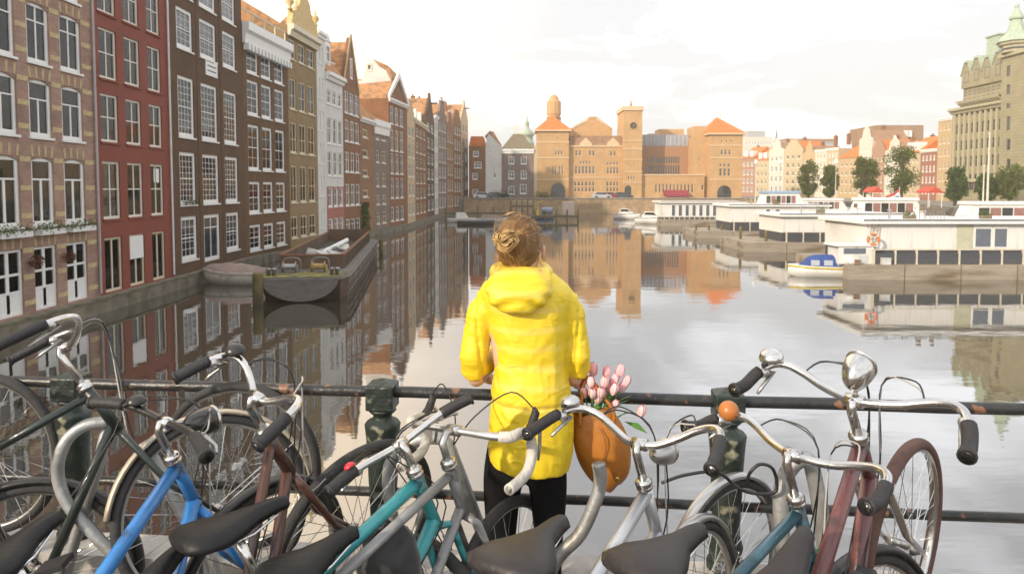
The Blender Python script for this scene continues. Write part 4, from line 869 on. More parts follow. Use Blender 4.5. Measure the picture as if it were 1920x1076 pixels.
for z_ in (.35, .75): m.tube([v + Vector((0, 0, 0)) for v in outline(z_, .02, .25)[2:5]], .035, 5)
m.tube(outline(fb - .05, -.03), .06, 6, closed=True); m.build('rub_rail', GREYP, t)
pl = [(-1.75 * math.cos(math.pi * k / 14), -1.05 * math.sin(math.pi * k / 14) - .02) for k in range(15)]
MB().prism([(x, z + fb - .03) for x, z in pl], -.07, .62, 'xz').build('bow_plate', GREYP, t)
dk = MB().prism([(v.x, v.y) for v in outline(0, .04)], fb + .004, fb + .03, 'xy').build('deck', GREYP, t)
MB().prism([(v.x, v.y) for v in outline(0, .08)[:3]] + [(W2 - .1, 2.3), (-W2 + .1, 2.3)] + [(v.x, v.y) for v in outline(0, .08)[9:]], fb + .034, fb + .05, 'xy').build('bow_deck', MOSS, t)
zc = fb + .72
for nm, a in (('coaming', (-1.62, -1.56, 3.6, 22.6, fb + .03, zc)), ('coaming', (1.56, 1.62, 3.6, 22.6, fb + .03, zc)), ('coaming', (-1.56, 1.56, 3.6, 3.66, fb + .03, zc)), ('coaming', (-1.56, 1.56, 22.54, 22.6, fb + .03, zc + .25))):
    MB().box(*a).build(nm, RUST, t)
MB().box(-1.66, -1.5, 3.56, 22.64, zc, zc + .07).box(1.5, 1.66, 3.56, 22.64, zc, zc + .07).box(-1.5, 1.5, 3.56, 3.7, zc, zc + .07).build('coaming_rim', mat('rust orange edge', (.24, .11, .055), .8, var=.3), t)
MB().box(-1.55, 1.55, 3.68, 22.5, fb + .04, fb + .06).build('hold_floor', mat('dark hold', (.06, .05, .04), .9), t)
rib = MB().box(0, .05, 0, .08, 0, .66).mesh('rib', RUST)
for k in range(18):
    for x in (-1.68, 1.63): put('rib', rib, t, (x, 4.0 + k * 1.05, fb + .03))
RUB = mat('pale plaster rubble', (.62, .60, .56), .9, var=.2, scale=4)
for k in range(26):
    s_ = .12 + .38 * rnd.random() ** 1.5; o = MB().ball((0, 0, 0), (s_, s_ * rnd.uniform(.5, 1.2), s_ * .5), 6, 4).build('rubble_lump', RUB, t, loc=(rnd.uniform(-.9, 1.2), 8.5 + rnd.uniform(-1.8, 3.5), fb + .12 + rnd.uniform(0, .22)), ); o.rotation_euler = (rnd.random(), rnd.random(), rnd.random() * 6)
for k in range(9):
    o = MB().box(-.5, .5, -.35, .35, -.02, .02).build('board', RUB, t, loc=(rnd.uniform(-.5, 1.0), 8.6 + rnd.uniform(-1.5, 3), fb + .35 + rnd.uniform(0, .25))); o.rotation_euler = (rnd.uniform(-.5, .5), rnd.uniform(-.5, .5), rnd.random() * 6)
MB().tube([(-.3, 8.2, fb + .35), (1.1, 10.6, fb + 1.0)], .13, 8).build('pipe', WHITE, t)
# winches on the bow deck
for x, c_ in ((-.85, STEEL), (.55, mat('yellowed winch', (.38, .27, .09), .7, var=.3))):
    m = MB(); M_ = Matrix.Translation((x, 2.1, fb + .32)) @ Matrix.Rotation(R(90), 4, 'Y'); m.lathe([(.26, -.32), (.26, -.28), (.15, -.27), (.15, .27), (.26, .28), (.26, .32)], M_, 14); m.box(x - .4, x - .36, 1.85, 2.35, fb + .03, fb + .38).box(x + .36, x + .4, 1.85, 2.35, fb + .03, fb + .38)
    m.build('winch', c_, t, False)
for x in (-1.6, -1.35, 1.35, 1.6): MB().lathe([(.10, 0), (.09, .28), (.13, .3), (.13, .36), (0, .38)], Matrix.Translation((x, .8, fb + .03)), 10).build('bollard', STEEL, t, True)
for x0, x1 in ((-1.3, -.4), (.1, 1.0)): MB().tube(smooth_path([(x0, 2.7, fb + .03), (x0 + .05, 2.7, fb + .6), ((x0 + x1) / 2, 2.7, fb + .72), (x1 - .05, 2.7, fb + .6), (x1, 2.7, fb + .03)]), .02, 5).build('hoop', STEEL, t)
for k in range(7): MB().box(W2 + .005, W2 + .045, 3.0 + k * 3, 3.06 + k * 3, .1, fb - .05).build('hull_rib', GREYP, t)
# mooring posts
PM_ = mat('mossy mooring post', (.17, .14, .05), .9, var=.35, scale=3, streak=(1, 1, .4), col2=(.08, .07, .04), c2=(.5, .62), bump=.6)
def mooring(px, yb, yt, lb, r=.17):
    d = atZ(px, yb, WZ); zt = atY(px, yt, d.y).z; t = MB().lathe([(r, WZ - 1), (r, zt - .08), (r * .93, zt), (0, zt + .02)], Matrix.Translation((0, 0, -WZ)), 12).build('mooring_post', PM_, None, True, (d.x, d.y, WZ)); return tag(t, lb, 'post', 'mooring posts in the canal')
mooring(484, 570, 512, 'fat mossy green mooring post at the bow of the rusty barge', .24); mooring(715, 478, 449, 'mossy post at the far corner of the rusty barge'); mooring(809, 440, 428, 'short post in open water beyond the ivy house', .12); mooring(1388, 465, 425, 'dark post at the farthest houseboat stage', .12); mooring(1436, 470, 432, 'dark post by the middle houseboat stage', .12); mooring(1607, 520, 470, 'dark tarred post beside the blue canopied launch', .13)
# ------------------------------------------------------------------ houseboats on the east side
PANELB = mat('dark blue grey panel', (.06, .065, .075), .4); CONC = mat('weathered concrete float', (.34, .29, .23), .9, var=.18, scale=1.2, col2=(.16, .12, .07), c2=(.5, .7), streak=(.4, 1, 2), bump=.4)
HBW = mat('houseboat white cladding', (.76, .74, .70), .55, var=.05, scale=1, col2=(.50, .47, .40), c2=(.56, .8), streak=(2.5, 1, .5))
def houseboat(lb, x0p, x1p, Y, yw, yd, yc, yr, n_posts, wins, depth=4.5, stage=True, x0c=None, beige=None, glb=None):
    A = atY(x0p, yw, Y); Bx = atY(x1p, yw, Y).x; t = thing('houseboat', lb, 'houseboat', (A.x, Y, WZ), 0, 'white houseboats along the east side'); L = Bx - A.x
    z = lambda y: atY(960, y, Y).z - WZ
    zd, zc_, zr = z(yd), z(yc), z(yr)
    MB().box(0, L, 0, depth + 3, -.6, zd).build('float', CONC, t)
    nseg = max(2, int(L / 3))
    for k in range(1, nseg): MB().box(L * k / nseg - .025, L * k / nseg + .025, -.02, .02, -.3, zd).build('joint_strip', TIMBER, t)
    xc = 0 if x0c is None else atY(x0c, yw, Y).x - A.x
    MB().box(xc, L, 1.2, depth + 2, zd + .003, zc_).build('base_wall', PANELB, t)
    MB().box(xc, L, 1.15, depth + 2.1, zc_ + .003, zr - .25).build('cabin', HBW, t)
    bevel(MB().box(xc - .35, L + .3, .75, depth + 2.5, zr - .245, zr).build('roof', WHITE, t), .03)
    MB().box(xc - .36, L + .31, .735, .745, zr - .06, zr + .05).build('gutter', mat('grey roof edge', (.2, .2, .2), .6), t)
    nP = int((L - xc) / 1.25)
    cpm = MB().box(.006, (L - xc) / nP - .006, 1.128, 1.147, zc_ + .03, zr - .28).mesh('cladding_panel', HBW)
    for k in range(nP): put('cladding_panel', cpm, t, (xc + (L - xc) * k / nP, 0, 0))
    tf = MB().lathe([(.22 + .08 * math.cos(a), .08 * math.sin(a)) for a in [2 * math.pi * k / 8 for k in range(9)]], Matrix.Rotation(R(90), 4, 'X'), 16, False).mesh('tyre_fender', mat('old tyre', (.03, .03, .03), .8))
    for px, pw in wins:
        a, b = atY(px, 400, Y).x - A.x, atY(px + pw, 400, Y).x - A.x
        wd = put('window', MB().box(a, b, 1.10, 1.147, zc_ + .12, zr - .45).mesh('window', WHITE), t); MB().box(a + .08, b - .08, 1.085, 1.098, zc_ + .2, zr - .53).build('pane', CLEARW, wd)
    if beige:
        a, b = [atY(p, 400, Y).x - A.x for p in beige]; MB().box(a, b, 1.10, 1.125, zc_ + .05, zr - .3).build('cladding_panel', mat('pale green beige panel', (.50, .49, .36), .6), t)
    fp = MB().box(-.05, .05, -.05, .05, 0, zc_ - zd + .05).mesh('post', mat('cream post', (.62, .56, .44), .6))
    pn = MB().box(0, (L - xc) / n_posts - .12, -.02, .02, 0, (zc_ - zd) * .78).mesh('panel', PANELB)
    for k in range(n_posts + 1):
        x = xc + .1 + (L - xc - .2) * k / n_posts; put('post', fp, t, (x, .35, zd + .003))
        if k < n_posts: put('panel', pn, t, (x + .06, .35, zd + .06))
    MB().box(xc, L, .30, .40, zc_ + .06, zc_ + .12).build('hand_rail', mat('cream post', (.62, .56, .44), .6), t)
    return t, A, L, zd, zc_, zr
t, A, L, zd, zc_, zr = houseboat('nearest long white houseboat with double window and beige panel behind a dark panelled fence', 1590, 2330, 40.5, 525, 497, 472, 414, 17, [(1852, 34), (1889, 28), (1960, 60), (2040, 60), (2140, 60), (2230, 40)], x0c=1640, beige=(1818, 1850))
for k, x in ((0, .55), (1, .95)): MB().tube([(1.3 + .4 * k, .6, zd), (1.9 + .4 * k, 1.0, zr + .1)], .03, 6).build('ladder_rail', mat('grey wood', (.3, .26, .2), .8), t)
rg_ = MB().box(0, .42, -.02, .02, -.02, .02).mesh('rung', MC['grey wood'])
for k in range(8): f = (k + .5) / 8; put('rung', rg_, t, (1.3 + .6 * f, .6 + .4 * f, zd + (zr - zd) * f))
houseboat('second white houseboat, behind the one with the beige panel', 1400, 1700, 58, 470, 455, 438, 402, 7, [(1596, 20), (1624, 14)], x0c=1475)
houseboat('third white houseboat farthest along, with two small square windows', 1312, 1560, 74, 447, 434, 418, 384, 6, [(1442, 10), (1460, 10)], x0c=1376)
houseboat('long pale boathouse with many upright posts before the golden hall', 1242, 1400, 98, 423, 412, 408, 378, 16, [(1262 + 13 * k, 8) for k in range(9)], x0c=1245)
rc = random.Random(11)
def clutter(px, Y, yr, kind, lb):
    c = atY(px, yr, Y); z = c.z
    if kind == 'planter':
        t = thing('roof_planter', lb, 'planter', (c.x, Y + 2.2, z + .01), rc.uniform(-.3, .3), 'planters on the houseboat roofs'); bevel(MB().box(-.35, .35, -.15, .15, 0, .22).build('box', TIMBER, t), .01); m = MB()
        for i in range(160):
            p = Vector((rc.uniform(-.35, .35), rc.uniform(-.15, .15), .2 + abs(rc.gauss(.1, .18)))); a_ = Vector((rc.uniform(-1, 1), rc.uniform(-1, 1), rc.uniform(-1, 1))).normalized() * .06; b_ = a_.cross(Vector((rc.random(), .3, 1))).normalized() * .03; m.quad(p - a_, p - b_, p + a_, p + b_)
        tag(m.build('leaves', LEAF, t), kind='stuff')
    elif kind == 'chair':
        t = thing('deck_chair', lb, 'chair', (c.x, Y + 2.0, z + .01), rc.uniform(0, 6), 'deck chairs on the houseboat roofs'); MB().box(-.22, .22, -.22, .22, .40, .44).build('seat', TIMBER, t); MB().box(-.22, .22, .2, .24, .5, .85).build('backrest', TIMBER, t)
        for x in (-.2, .2):
            for y in (-.2, .22): MB().box(x - .015, x + .015, y - .015, y + .015, 0, .4 if y < 0 else .85).build('leg', STEEL, t)
    elif kind == 'vent':
        t = thing('roof_vent', lb, 'vent', (c.x, Y + 1.9, z + .01), 0, 'roof vents and chimneys on the houseboats'); MB().lathe([(.07, 0), (.07, .5), (.13, .52), (.13, .58), (0, .68)], n=10).build('pipe', STEEL, t)
    else:
        t = thing('skylight', lb, 'skylight', (c.x, Y + 2.4, z + .01), 0, 'skylights on the houseboat roofs'); MB().box(-.6, .6, -.4, .4, 0, .14).build('frame', WHITE, t); MB().box(-.54, .54, -.34, .34, .143, .16).build('pane', CLEARW, t)
for a in [(1700, 41, 414, 'vent', 'steel vent pipe on the nearest houseboat roof above the fence end'), (1745, 41, 414, 'planter', 'timber planter on the nearest houseboat roof'), (1772, 41, 414, 'chair', 'wooden deck chair on the nearest houseboat roof by the planter'), (1800, 41, 414, 'chair', 'wooden deck chair above the beige panel'), (1850, 41, 414, 'skylight', 'skylight above the double window of the nearest houseboat'), (1895, 41, 414, 'planter', 'planter at the far end of the nearest houseboat roof'), (1520, 58.5, 402, 'vent', 'vent pipe on the second houseboat roof'), (1560, 58.5, 402, 'planter', 'planter on the second houseboat roof'), (1600, 58.5, 402, 'skylight', 'skylight on the second houseboat roof'), (1630, 58.5, 402, 'chair', 'deck chair on the second houseboat roof'), (1420, 74.5, 384, 'vent', 'vent pipe on the third houseboat roof'), (1470, 74.5, 384, 'planter', 'planter on the third houseboat roof')]: clutter(*a)
# little cabin hut, life ring, boxes on the landing stage
c = atY(1572, 490, 41); t = thing('deck_cabin', 'small white cabin hut with flat roof on the landing stage beside the life ring', 'cabin', (c.x, 41.0, WZ + zd))
MB().box(0, 2.1, 0, 1.4, .01, 1.05).build('wall', HBW, t); bevel(MB().box(-.25, 2.2, -.1, 1.5, 1.053, 1.16).build('roof', WHITE, t), .03); MB().box(.3, 1.6, -.03, -.003, .62, .95).build('window', CLEARW, t); MB().box(1.15, 1.75, -.03, -.003, .05, .55).build('door', mat('pale grey door', (.55, .56, .56), .5), t)
c = atY(1643, 450, 40.6); o = MB().lathe([(.32 + .075 * math.cos(a), .075 * math.sin(a)) for a in [2 * math.pi * k / 10 for k in range(11)]], Matrix.Rotation(R(90), 4, 'X'), 24, False).build('life_ring', mat('orange life ring', (.75, .20, .05), .5), None, True, (c.x, 40.95, c.z)); tag(o, 'orange life ring hanging on the white cabin of the landing stage', 'life ring')
RING = o
for k in range(4):
    a_ = k * math.pi / 2 + .78; m = MB(); m.lathe([(.082 * math.cos(a), .082 * math.sin(a)) for a in [2 * math.pi * j / 8 for j in range(9)]], n=8) if False else m.tube([(.32 * math.cos(a_ + d), 0, .32 * math.sin(a_ + d)) for d in (-.12, 0, .12)], .083, 8); m.build('band', WHITE, o)
for k, (px, s_, cm, lb) in enumerate([(1660, .5, mat('pale plastic', (.6, .6, .58), .6), 'pale storage box on the landing stage behind the fence end'), (1606, .35, mat('dull brown crate', (.25, .16, .1), .8), 'brown crate beside the white cabin hut')]):
    c = atY(px, 490, 40.75 - .1 * k); t = thing('storage_box', lb, 'box', (c.x, c.y, WZ + zd)); bevel(MB().box(-s_ / 2, s_ / 2, -.2, .2, 0, s_ * .7).build('body', cm, t), .02); bevel(MB().box(-s_ / 2 - .02, s_ / 2 + .02, -.22, .22, s_ * .7, s_ * .7 + .05).build('lid', cm, t), .01)
c = atY(1598, 500, 40.7); o = MB().ball((0, 0, .16), (.3, .2, .18), 10, 8).build('fender_buoy', HULLW, None, True, (c.x, 40.72, WZ + zd)); tag(o, 'fat white buoy lying on the landing stage by the launch', 'buoy')
# canal tour boats with glass roofs
def tour(px0, px1, Y, yw, yt, lb, roofm=None, rz=0):
    A = atY(px0, 400, Y); L = atY(px1, 400, Y).x - A.x; t = thing('tour_boat', lb, 'tour boat', (A.x + L / 2, Y, WZ), rz, 'canal tour boats moored beyond the houseboats'); H = atY(px0, yt, Y).z - WZ
    MB().loft(hull_rings(L, 3.4, H * .62, bow=.2)).build('hull', HULLW, t, True); n = 6; x0, x1 = -L * .42, L * .40
    MB().prism([(x0, H * .60), (x1, H * .60), (x1 - .9, H * .93), (x0 + .6, H * .93)], -1.4, 1.4, 'xz').build('cabin', HBW, t)
    for k in range(n):
        a = x0 + .4 + (x1 - x0 - 1.6) * k / n; b = a + (x1 - x0 - 1.6) / n - .12
        for sg in (-1, 1): MB().prism([(a, H * .66), (b, H * .66), (b, H * .88), (a, H * .88)], *(sorted((sg * 1.402, sg * 1.43))), 'xz').build('window', DARKGLASS if k % 2 == 0 else mat('tinted pink glass', (.32, .17, .15), .1), t)
    bevel(MB().box(x0 + .4, x1 - .7, -1.5, 1.5, H * .935, H).build('roof', roofm or WHITE, t), .05)
tour(1415, 1512, 86, 420, 358, 'tour boat with pale blue roof beyond the third houseboat', mat('pale blue roof', (.28, .40, .55), .5)); tour(1590, 1735, 72, 430, 371, 'white tour boat with dark and pinkish windows beyond the second houseboat'); tour(1790, 1990, 60, 450, 378, 'white tour boat with dark windscreen beyond the nearest houseboat'); tour(1492, 1592, 92, 420, 372, 'low white tour boat before the slim quay trees')
# motor yachts at the far quay
def yacht(px, Y, L, rz, lb):
    t, rg = boat('motor_yacht', lb, px, Y, L, L * .32, .9, rz, HULLW, DKH, 'motor boat', 'white motor yachts before the golden hall', rise=.5, bow=.5)
    bevel(MB().prism([(-L * .3, .85), (L * .28, 1.0), (L * .12, 1.35), (L * .02, 1.8), (-L * .2, 1.85), (-L * .3, 1.3)], -L * .11, L * .11, 'xz').build('cabin', HULLW, t), .06)
    MB().prism([(L * .12, 1.32), (L * .035, 1.72), (-L * .18, 1.76), (-L * .25, 1.35)], -L * .112, L * .112, 'xz').build('window', DARKGLASS, t)
    MB().tube(smooth_path([(L * .1, -L * .12, 1.2), (L * .35, -L * .09, 1.55), (L * .47, 0, 1.6), (L * .35, L * .09, 1.55), (L * .1, L * .12, 1.2)]), .025, 5).build('bow_rail', STEEL, t)
yacht(1176, 118, 4.6, R(-25), 'smallest white motor yacht, nearest the clock tower reflection'); yacht(1226, 103, 5.6, R(-35), 'white motor yacht with dark hull band, middle of three'); yacht(1290, 106, 5.6, R(-160), 'white motor yacht moored against the pale boathouse')
# head of the canal: landing stage, pontoon, small craft
def stage(x0p, x1p, Y, yd, n, lb, d=2.2, name='landing_stage', rail=True):
    A = atY(x0p, 400, Y); L = atY(x1p, 400, Y).x - A.x; z = atY(x0p, yd, Y).z - WZ; t = thing(name, lb, 'landing stage', (A.x, Y, WZ)); pl_ = MB().box(0, L / n - .02, 0, d, 0, .08).mesh('plank', TIMBER)
    for k in range(n): put('plank', pl_, t, (L * k / n, 0, z - .08))
    MB().box(0, L, .05, .2, z - .4, z - .085).build('beam', TIMBER, t)
    ps = MB().lathe([(.12, -1), (.12, z + .9), (0, z + .95)], n=8).mesh('pile', PM_)
    for k in range(5): put('pile', ps, t, (L * k / 4, -.13, 0))
    if rail: MB().box(0, L, -.17, -.10, z + .7, z + .8).build('rail', mat('cream post', (.62, .56, .44), .6), t)
    return t, A, L, z
stage(958, 1000, 128, 385, 12, 'raised timber landing stage with rails before the grey brown house'); stage(836, 956, 118, 398, 22, 'low timber landing stage where the row ends', rail=False); stage(1305, 1400, 76, 437, 20, 'dark timber stage of the farthest houseboat', rail=False)
t, A, L, z = stage(1002, 1084, 112, 404, 16, 'floating work pontoon with a pale container before the exchange hall', rail=False)
c = thing('site_container', 'pale pink container box on the work pontoon', 'container', (A.x + L * .78, 113, WZ + z)); bevel(MB().box(-.95, .95, -.7, .7, 0, 2.2).build('body', mat('pale pink box', (.6, .48, .42), .7), c), .03)
for k in range(7): MB().box(-.9 + k * .28, -.8 + k * .28, -.74, -.703, .1, 2.1).build('rib', mat('pale pink box', (.6, .48, .42), .7), c)
c = thing('fuel_tank', 'blue grey rounded tank on the work pontoon', 'tank', (A.x + L * .3, 113, WZ + z)); MB().lathe([(.0, -.9), (.45, -.85), (.55, -.7), (.55, .7), (.45, .85), (0, .9)], Matrix.Translation((0, 0, .75)) @ Matrix.Rotation(R(90), 4, 'Y'), 14).build('body', mat('blue grey tank', (.22, .27, .36), .5), c, True); MB().box(-.6, -.4, -.3, .3, 0, .3).box(.4, .6, -.3, .3, 0, .3).build('cradle', TIMBER, c)
c = thing('deck_crane', 'small yellow winch crane on the work pontoon', 'crane', (A.x + L * .08, 113, WZ + z)); MB().box(-.2, .2, -.2, .2, 0, .8).build('base', YELB, c); MB().tube([(0, 0, .8), (0, 0, 1.9), (.9, 0, 2.4)], .08, 6).build('arm', YELB, c)
for i, (px, Y, L, rz, hm, lb) in enumerate([(866, 108, 4.5, 10, HULLW, 'white open dinghy moored at the end of the canal row'), (893, 102, 5.5, -5, DKH, 'black hulled open boat beside the white dinghy'), (925, 108, 5.0, 15, HULLW, 'pale open boat with tarpaulin, last before the raised stage'), (1018, 120, 4.0, -12, mat('slate blue hull', (.12, .18, .28), .5), 'small slate blue boat behind the work pontoon')]):
    t, rg = boat('open_boat', lb, px, Y, L, 1.7, .6, R(rz), hm, STEEL, group='small open boats at the head of the canal'); MB().box(-.9, -.6, -.7, .7, .5, .56).build('seat', TIMBER, t); MB().box(.4, .7, -.7, .7, .5, .56).build('seat', TIMBER, t)
    if i == 2: MB().prism([(-2, .6), (1.6, .62), (.8, 1.1), (-1.4, 1.2)], -.7, .7, 'xz').build('tarpaulin', TARP, t)
    if i == 0: bevel(MB().prism([(-1, .55), (1, .6), (.5, 1.5), (-.9, 1.5)], -.6, .6, 'xz').build('cabin', HULLW, t), .05)
# haze over the whole basin
hz_ = bpy.data.materials.new('canal haze'); hz_.use_nodes = True; ht_ = hz_.node_tree; ht_.nodes.clear(); ho = ht_.nodes.new('ShaderNodeOutputMaterial'); pv = ht_.nodes.new('ShaderNodeVolumePrincipled'); pv.inputs['Density'].default_value = .0009; pv.inputs['Color'].default_value = (1.0, .92, .78, 1); pv.inputs['Anisotropy'].default_value = .0
ht_.links.new(pv.outputs[0], ho.inputs['Volume']); tag(MB().box(-420, 420, -80, 450, -10, 75).build('haze', hz_), kind='stuff')
# shrubs by the stages
for px, Y, lb in ((942, 146.6, 'dark shrub on the quay behind the raised stage'), (1020, 146.6, 'dark shrub on the quay behind the work pontoon')):
    c = atY(px, 380, Y); m = MB(); r_ = random.Random(px)
    for j in range(700):
        p = Vector((r_.gauss(0, 1.1), r_.gauss(0, .3), abs(r_.gauss(.6, .6)))); a_ = Vector((r_.uniform(-1, 1), r_.uniform(-1, 1), r_.uniform(-1, 1))).normalized() * .13; b_ = a_.cross(Vector((r_.random(), .3, 1))).normalized() * .09; m.quad(p - a_, p - b_, p + a_, p + b_)
    t = thing('shrub', lb, 'shrub', (c.x, Y, -.6), 0, 'shrubs on the far quay'); m.build('foliage', LV[1], t); MB().tube([(0, 0, 0), (.1, 0, .8)], .05, 5).build('stem', BARK, t)
# ------------------------------------------------------------------ the bridge: deck, coping, railing
def railY(x): return 2.69 - .0927 * x
RA = math.atan(-.0927)
DECK = mat('bridge clinker paving', (.20, .15, .12), .9, var=.2, scale=3, brick=(.2, .1, (.6, .6, .6), .2))
tag(MB().prism([(-17.6, -12), (17, -12), (17, railY(17) - .1), (-17.6, railY(-17.6) - .1)], -.6, 0, 'xy').build('pavement', DECK), kind='structure')
cp = MB().box(0, 1.185, -.15, .03, -.6, .335).mesh('coping_stone', mat('pale granite coping', (.46, .44, .41), .85, var=.2, scale=9, bump=.5, col2=(.28, .26, .22), c2=(.5, .7)))
for k in range(20):
    x = -12 + 1.2 * k; o = put('coping_stone', cp, None, (x, railY(x), 0), (0, 0, RA)); o['kind'] = 'structure'
RAILP = mat('chipped black rail paint', (.024, .025, .025), .38, var=.3, scale=26, col2=(.20, .10, .055), c2=(.60, .66), bump=.5, bscale=30)
POSTP = mat('flaking dark green post paint', (.022, .032, .026), .4, var=.3, scale=10, col2=(.32, .31, .22), c2=(.60, .64), bump=.6, bscale=40)
rl = thing('bridge_railing', 'black and rusty bridge railing with turned cast iron posts', 'railing', (0, railY(0), 0), RA)
for z, r_ in ((.985, .023), (.575, .019)): MB().tube([(-12, 0, z)] + [(-12 + .4 * i, 0, z + .0015 * math.sin(i * 3.1)) for i in range(1, 60)] + [(12, 0, z)], r_, 12).build('rail', RAILP, rl, True)
pr = [(.072, .33), (.072, .36), (.060, .37), (.066, .42), (.052, .47), (.056, .60), (.058, .62), (.060, .70), (.066, .80), (.070, .842), (.072, .855), (.062, .868), (.040, .878), (.036, .892), (.05, .905), (.056, .912), (.050, .92)]
pm = MB().lathe(pr, n=20).mesh('post', POSTP, True)
hm = MB().box(-.055, .055, -.055, .055, .92, 1.018); hm.add([(-.055, -.055, 1.018), (.055, -.055, 1.018), (.055, .055, 1.018), (-.055, .055, 1.018), (0, 0, 1.042)], [(0, 1, 4), (1, 2, 4), (2, 3, 4), (3, 0, 4)]); hmm = hm.mesh('post_head', POSTP)
for px in (135, 717, 1365):
    d = ray(px, 740); tt = 2.69 / (d.y + .0927 * d.x); x = d.x * tt / math.cos(RA)
    p = put('post', pm, rl, (x, 0, 0)); bevel(put('post_head', hmm, p), .006)
for x in (-4.6, -3.25, 2.33, 3.75):
    p = put('post', pm, rl, (x, 0, 0)); put('post_head', hmm, p)
# ------------------------------------------------------------------ the woman in the yellow coat
def bake(mods_obj):
    dg = bpy.context.evaluated_depsgraph_get(); dg.update(); me = bpy.data.meshes.new_from_object(mods_obj.evaluated_get(dg)); nm = mods_obj.name
    mods_obj.modifiers.clear(); mods_obj.data = me; return mods_obj
YW = 2.47
def wp(px, py, dy=0): v = atY(px, py, YW); return Vector((v.x, YW + dy, v.z))
per = thing('person', 'woman in a yellow hooded raincoat and black tights seen from behind, blond bun', 'person', (wp(985, 700).x, YW, 0))
OX = per.location.copy()
def L_(v): return v - OX
SKIN = mat('skin', (.62, .38, .27), .5, var=.06)
# body: one continuous skinned figure
vv = []; ee = []; rr_ = []
def node(p, r, par=None):
    vv.append(tuple(p)); rr_.append(r); i = len(vv) - 1
    if par is not None: ee.append((par, i))
    return i
pel = node((0, 0, .88), (.13, .10)); wa = node((0, .0, 1.02), (.105, .08), pel); ch = node((0, 0, 1.22), (.12, .09), wa); nk0 = node((0, .01, 1.38), (.06, .06), ch); nk = node((-.01, .01, 1.45), (.045, .047), nk0)
hd0 = node((-.012, .02, 1.53), (.068, .085), nk); hd1 = node((-.015, .015, 1.60), (.074, .092), hd0); hd2 = node((-.015, .01, 1.655), (.05, .06), hd1)
for sg in (-1, 1):
    hp = node((sg * .085, 0, .80), (.085, .085), pel); kn = node((sg * .088, .02, .46), (.05, .052), hp); cf = node((sg * .085, -.01, .34), (.048, .052), kn); an = node((sg * .08, -.01, .10), (.033, .036), cf); he = node((sg * .08, .0, .045), (.034, .038), an); node((sg * .09, .14, .03), (.034, .022), he)
    sh = node((sg * .145, .0, 1.32), (.036, .036), ch); el = node((sg * (.182), -.0, 1.10), (.028, .028), sh); wr_ = node((sg * .155, .16, 1.09), (.024, .026), el); pa = node((sg * .14, .215, 1.045), (.034, .016), wr_)
    for j, (dx, ln) in enumerate([(-.030, .05), (-.010, .065), (.011, .06), (.030, .045)]):
        a_ = node((sg * .14 + dx, .215 + .045, 1.05), (.009, .009), pa); b_ = node((sg * .14 + dx * 1.1, .215 + .045 + ln * .55, 1.045), (.0085, .0085), a_); node((sg * .14 + dx * 1.1, .215 + .045 + ln * .7, 1.045 - ln * .5), (.0075, .0075), b_)
    th = node((sg * .14 - sg * .04, .22, 1.04), (.011, .011), pa); node((sg * .14 - sg * .055, .25, 1.02), (.009, .009), th)
me = bpy.data.meshes.new('body'); me.from_pydata(vv, ee, []); bo = put('body', me, per)
bo.modifiers.new('s', 'SKIN'); sv = me.skin_vertices[0].data
for i, r_ in enumerate(rr_): sv[i].radius = r_
sv[0].use_root = True
ss = bo.modifiers.new('u', 'SUBSURF'); ss.levels = 2; ss.render_levels = 2
bake(bo); bo.data.materials.clear(); bo.data.materials.append(SKIN); bo.data.materials.append(mat('black tights', (.008, .008, .009), .8, spec=.15)); bo.data.materials.append(mat('black boots', (.015, .013, .012), .4))
bo.data.polygons.foreach_set('material_index', [(2 if p.center.z < .16 else 1) if p.center.z < .95 else 0 for p in bo.data.polygons]); bo.data.polygons.foreach_set('use_smooth', [True] * len(bo.data.polygons))
# face
for sg in (-1, 1):
    MB().ball((-.015 + sg * .031, .098, 1.575), (.013, .011, .012), 10, 8).build('eye', mat('eye white', (.75, .74, .72), .2), per, True); MB().ball((-.015 + sg * .031, .108, 1.575), (.006, .003, .006), 8, 6).build('iris', mat('blue iris', (.1, .2, .3), .2), per, True)
    MB().loft([[Vector((-.015 + sg * (.073 + .012 * k), -.0 + .02 * math.cos(a) - .008 * k, 1.565 + .03 * math.sin(a))) for a in [math.pi * j / 5 for j in range(10)]] for k in range(2)]).build('ear', SKIN, per, True)
MB().loft([[Vector((-.015 + w_ * math.cos(a), y_, z_ + h_ * math.sin(a))) for a in [math.pi * j / 4 for j in range(8)]] for w_, h_, y_, z_ in ((.017, .03, .085, 1.56), (.013, .02, .112, 1.548), (.006, .006, .124, 1.545))]).build('nose', SKIN, per, True)
MB().ball((-.015, .094, 1.515), (.024, .010, .008), 10, 6).build('mouth', mat('lips', (.5, .2, .17), .4), per, True)
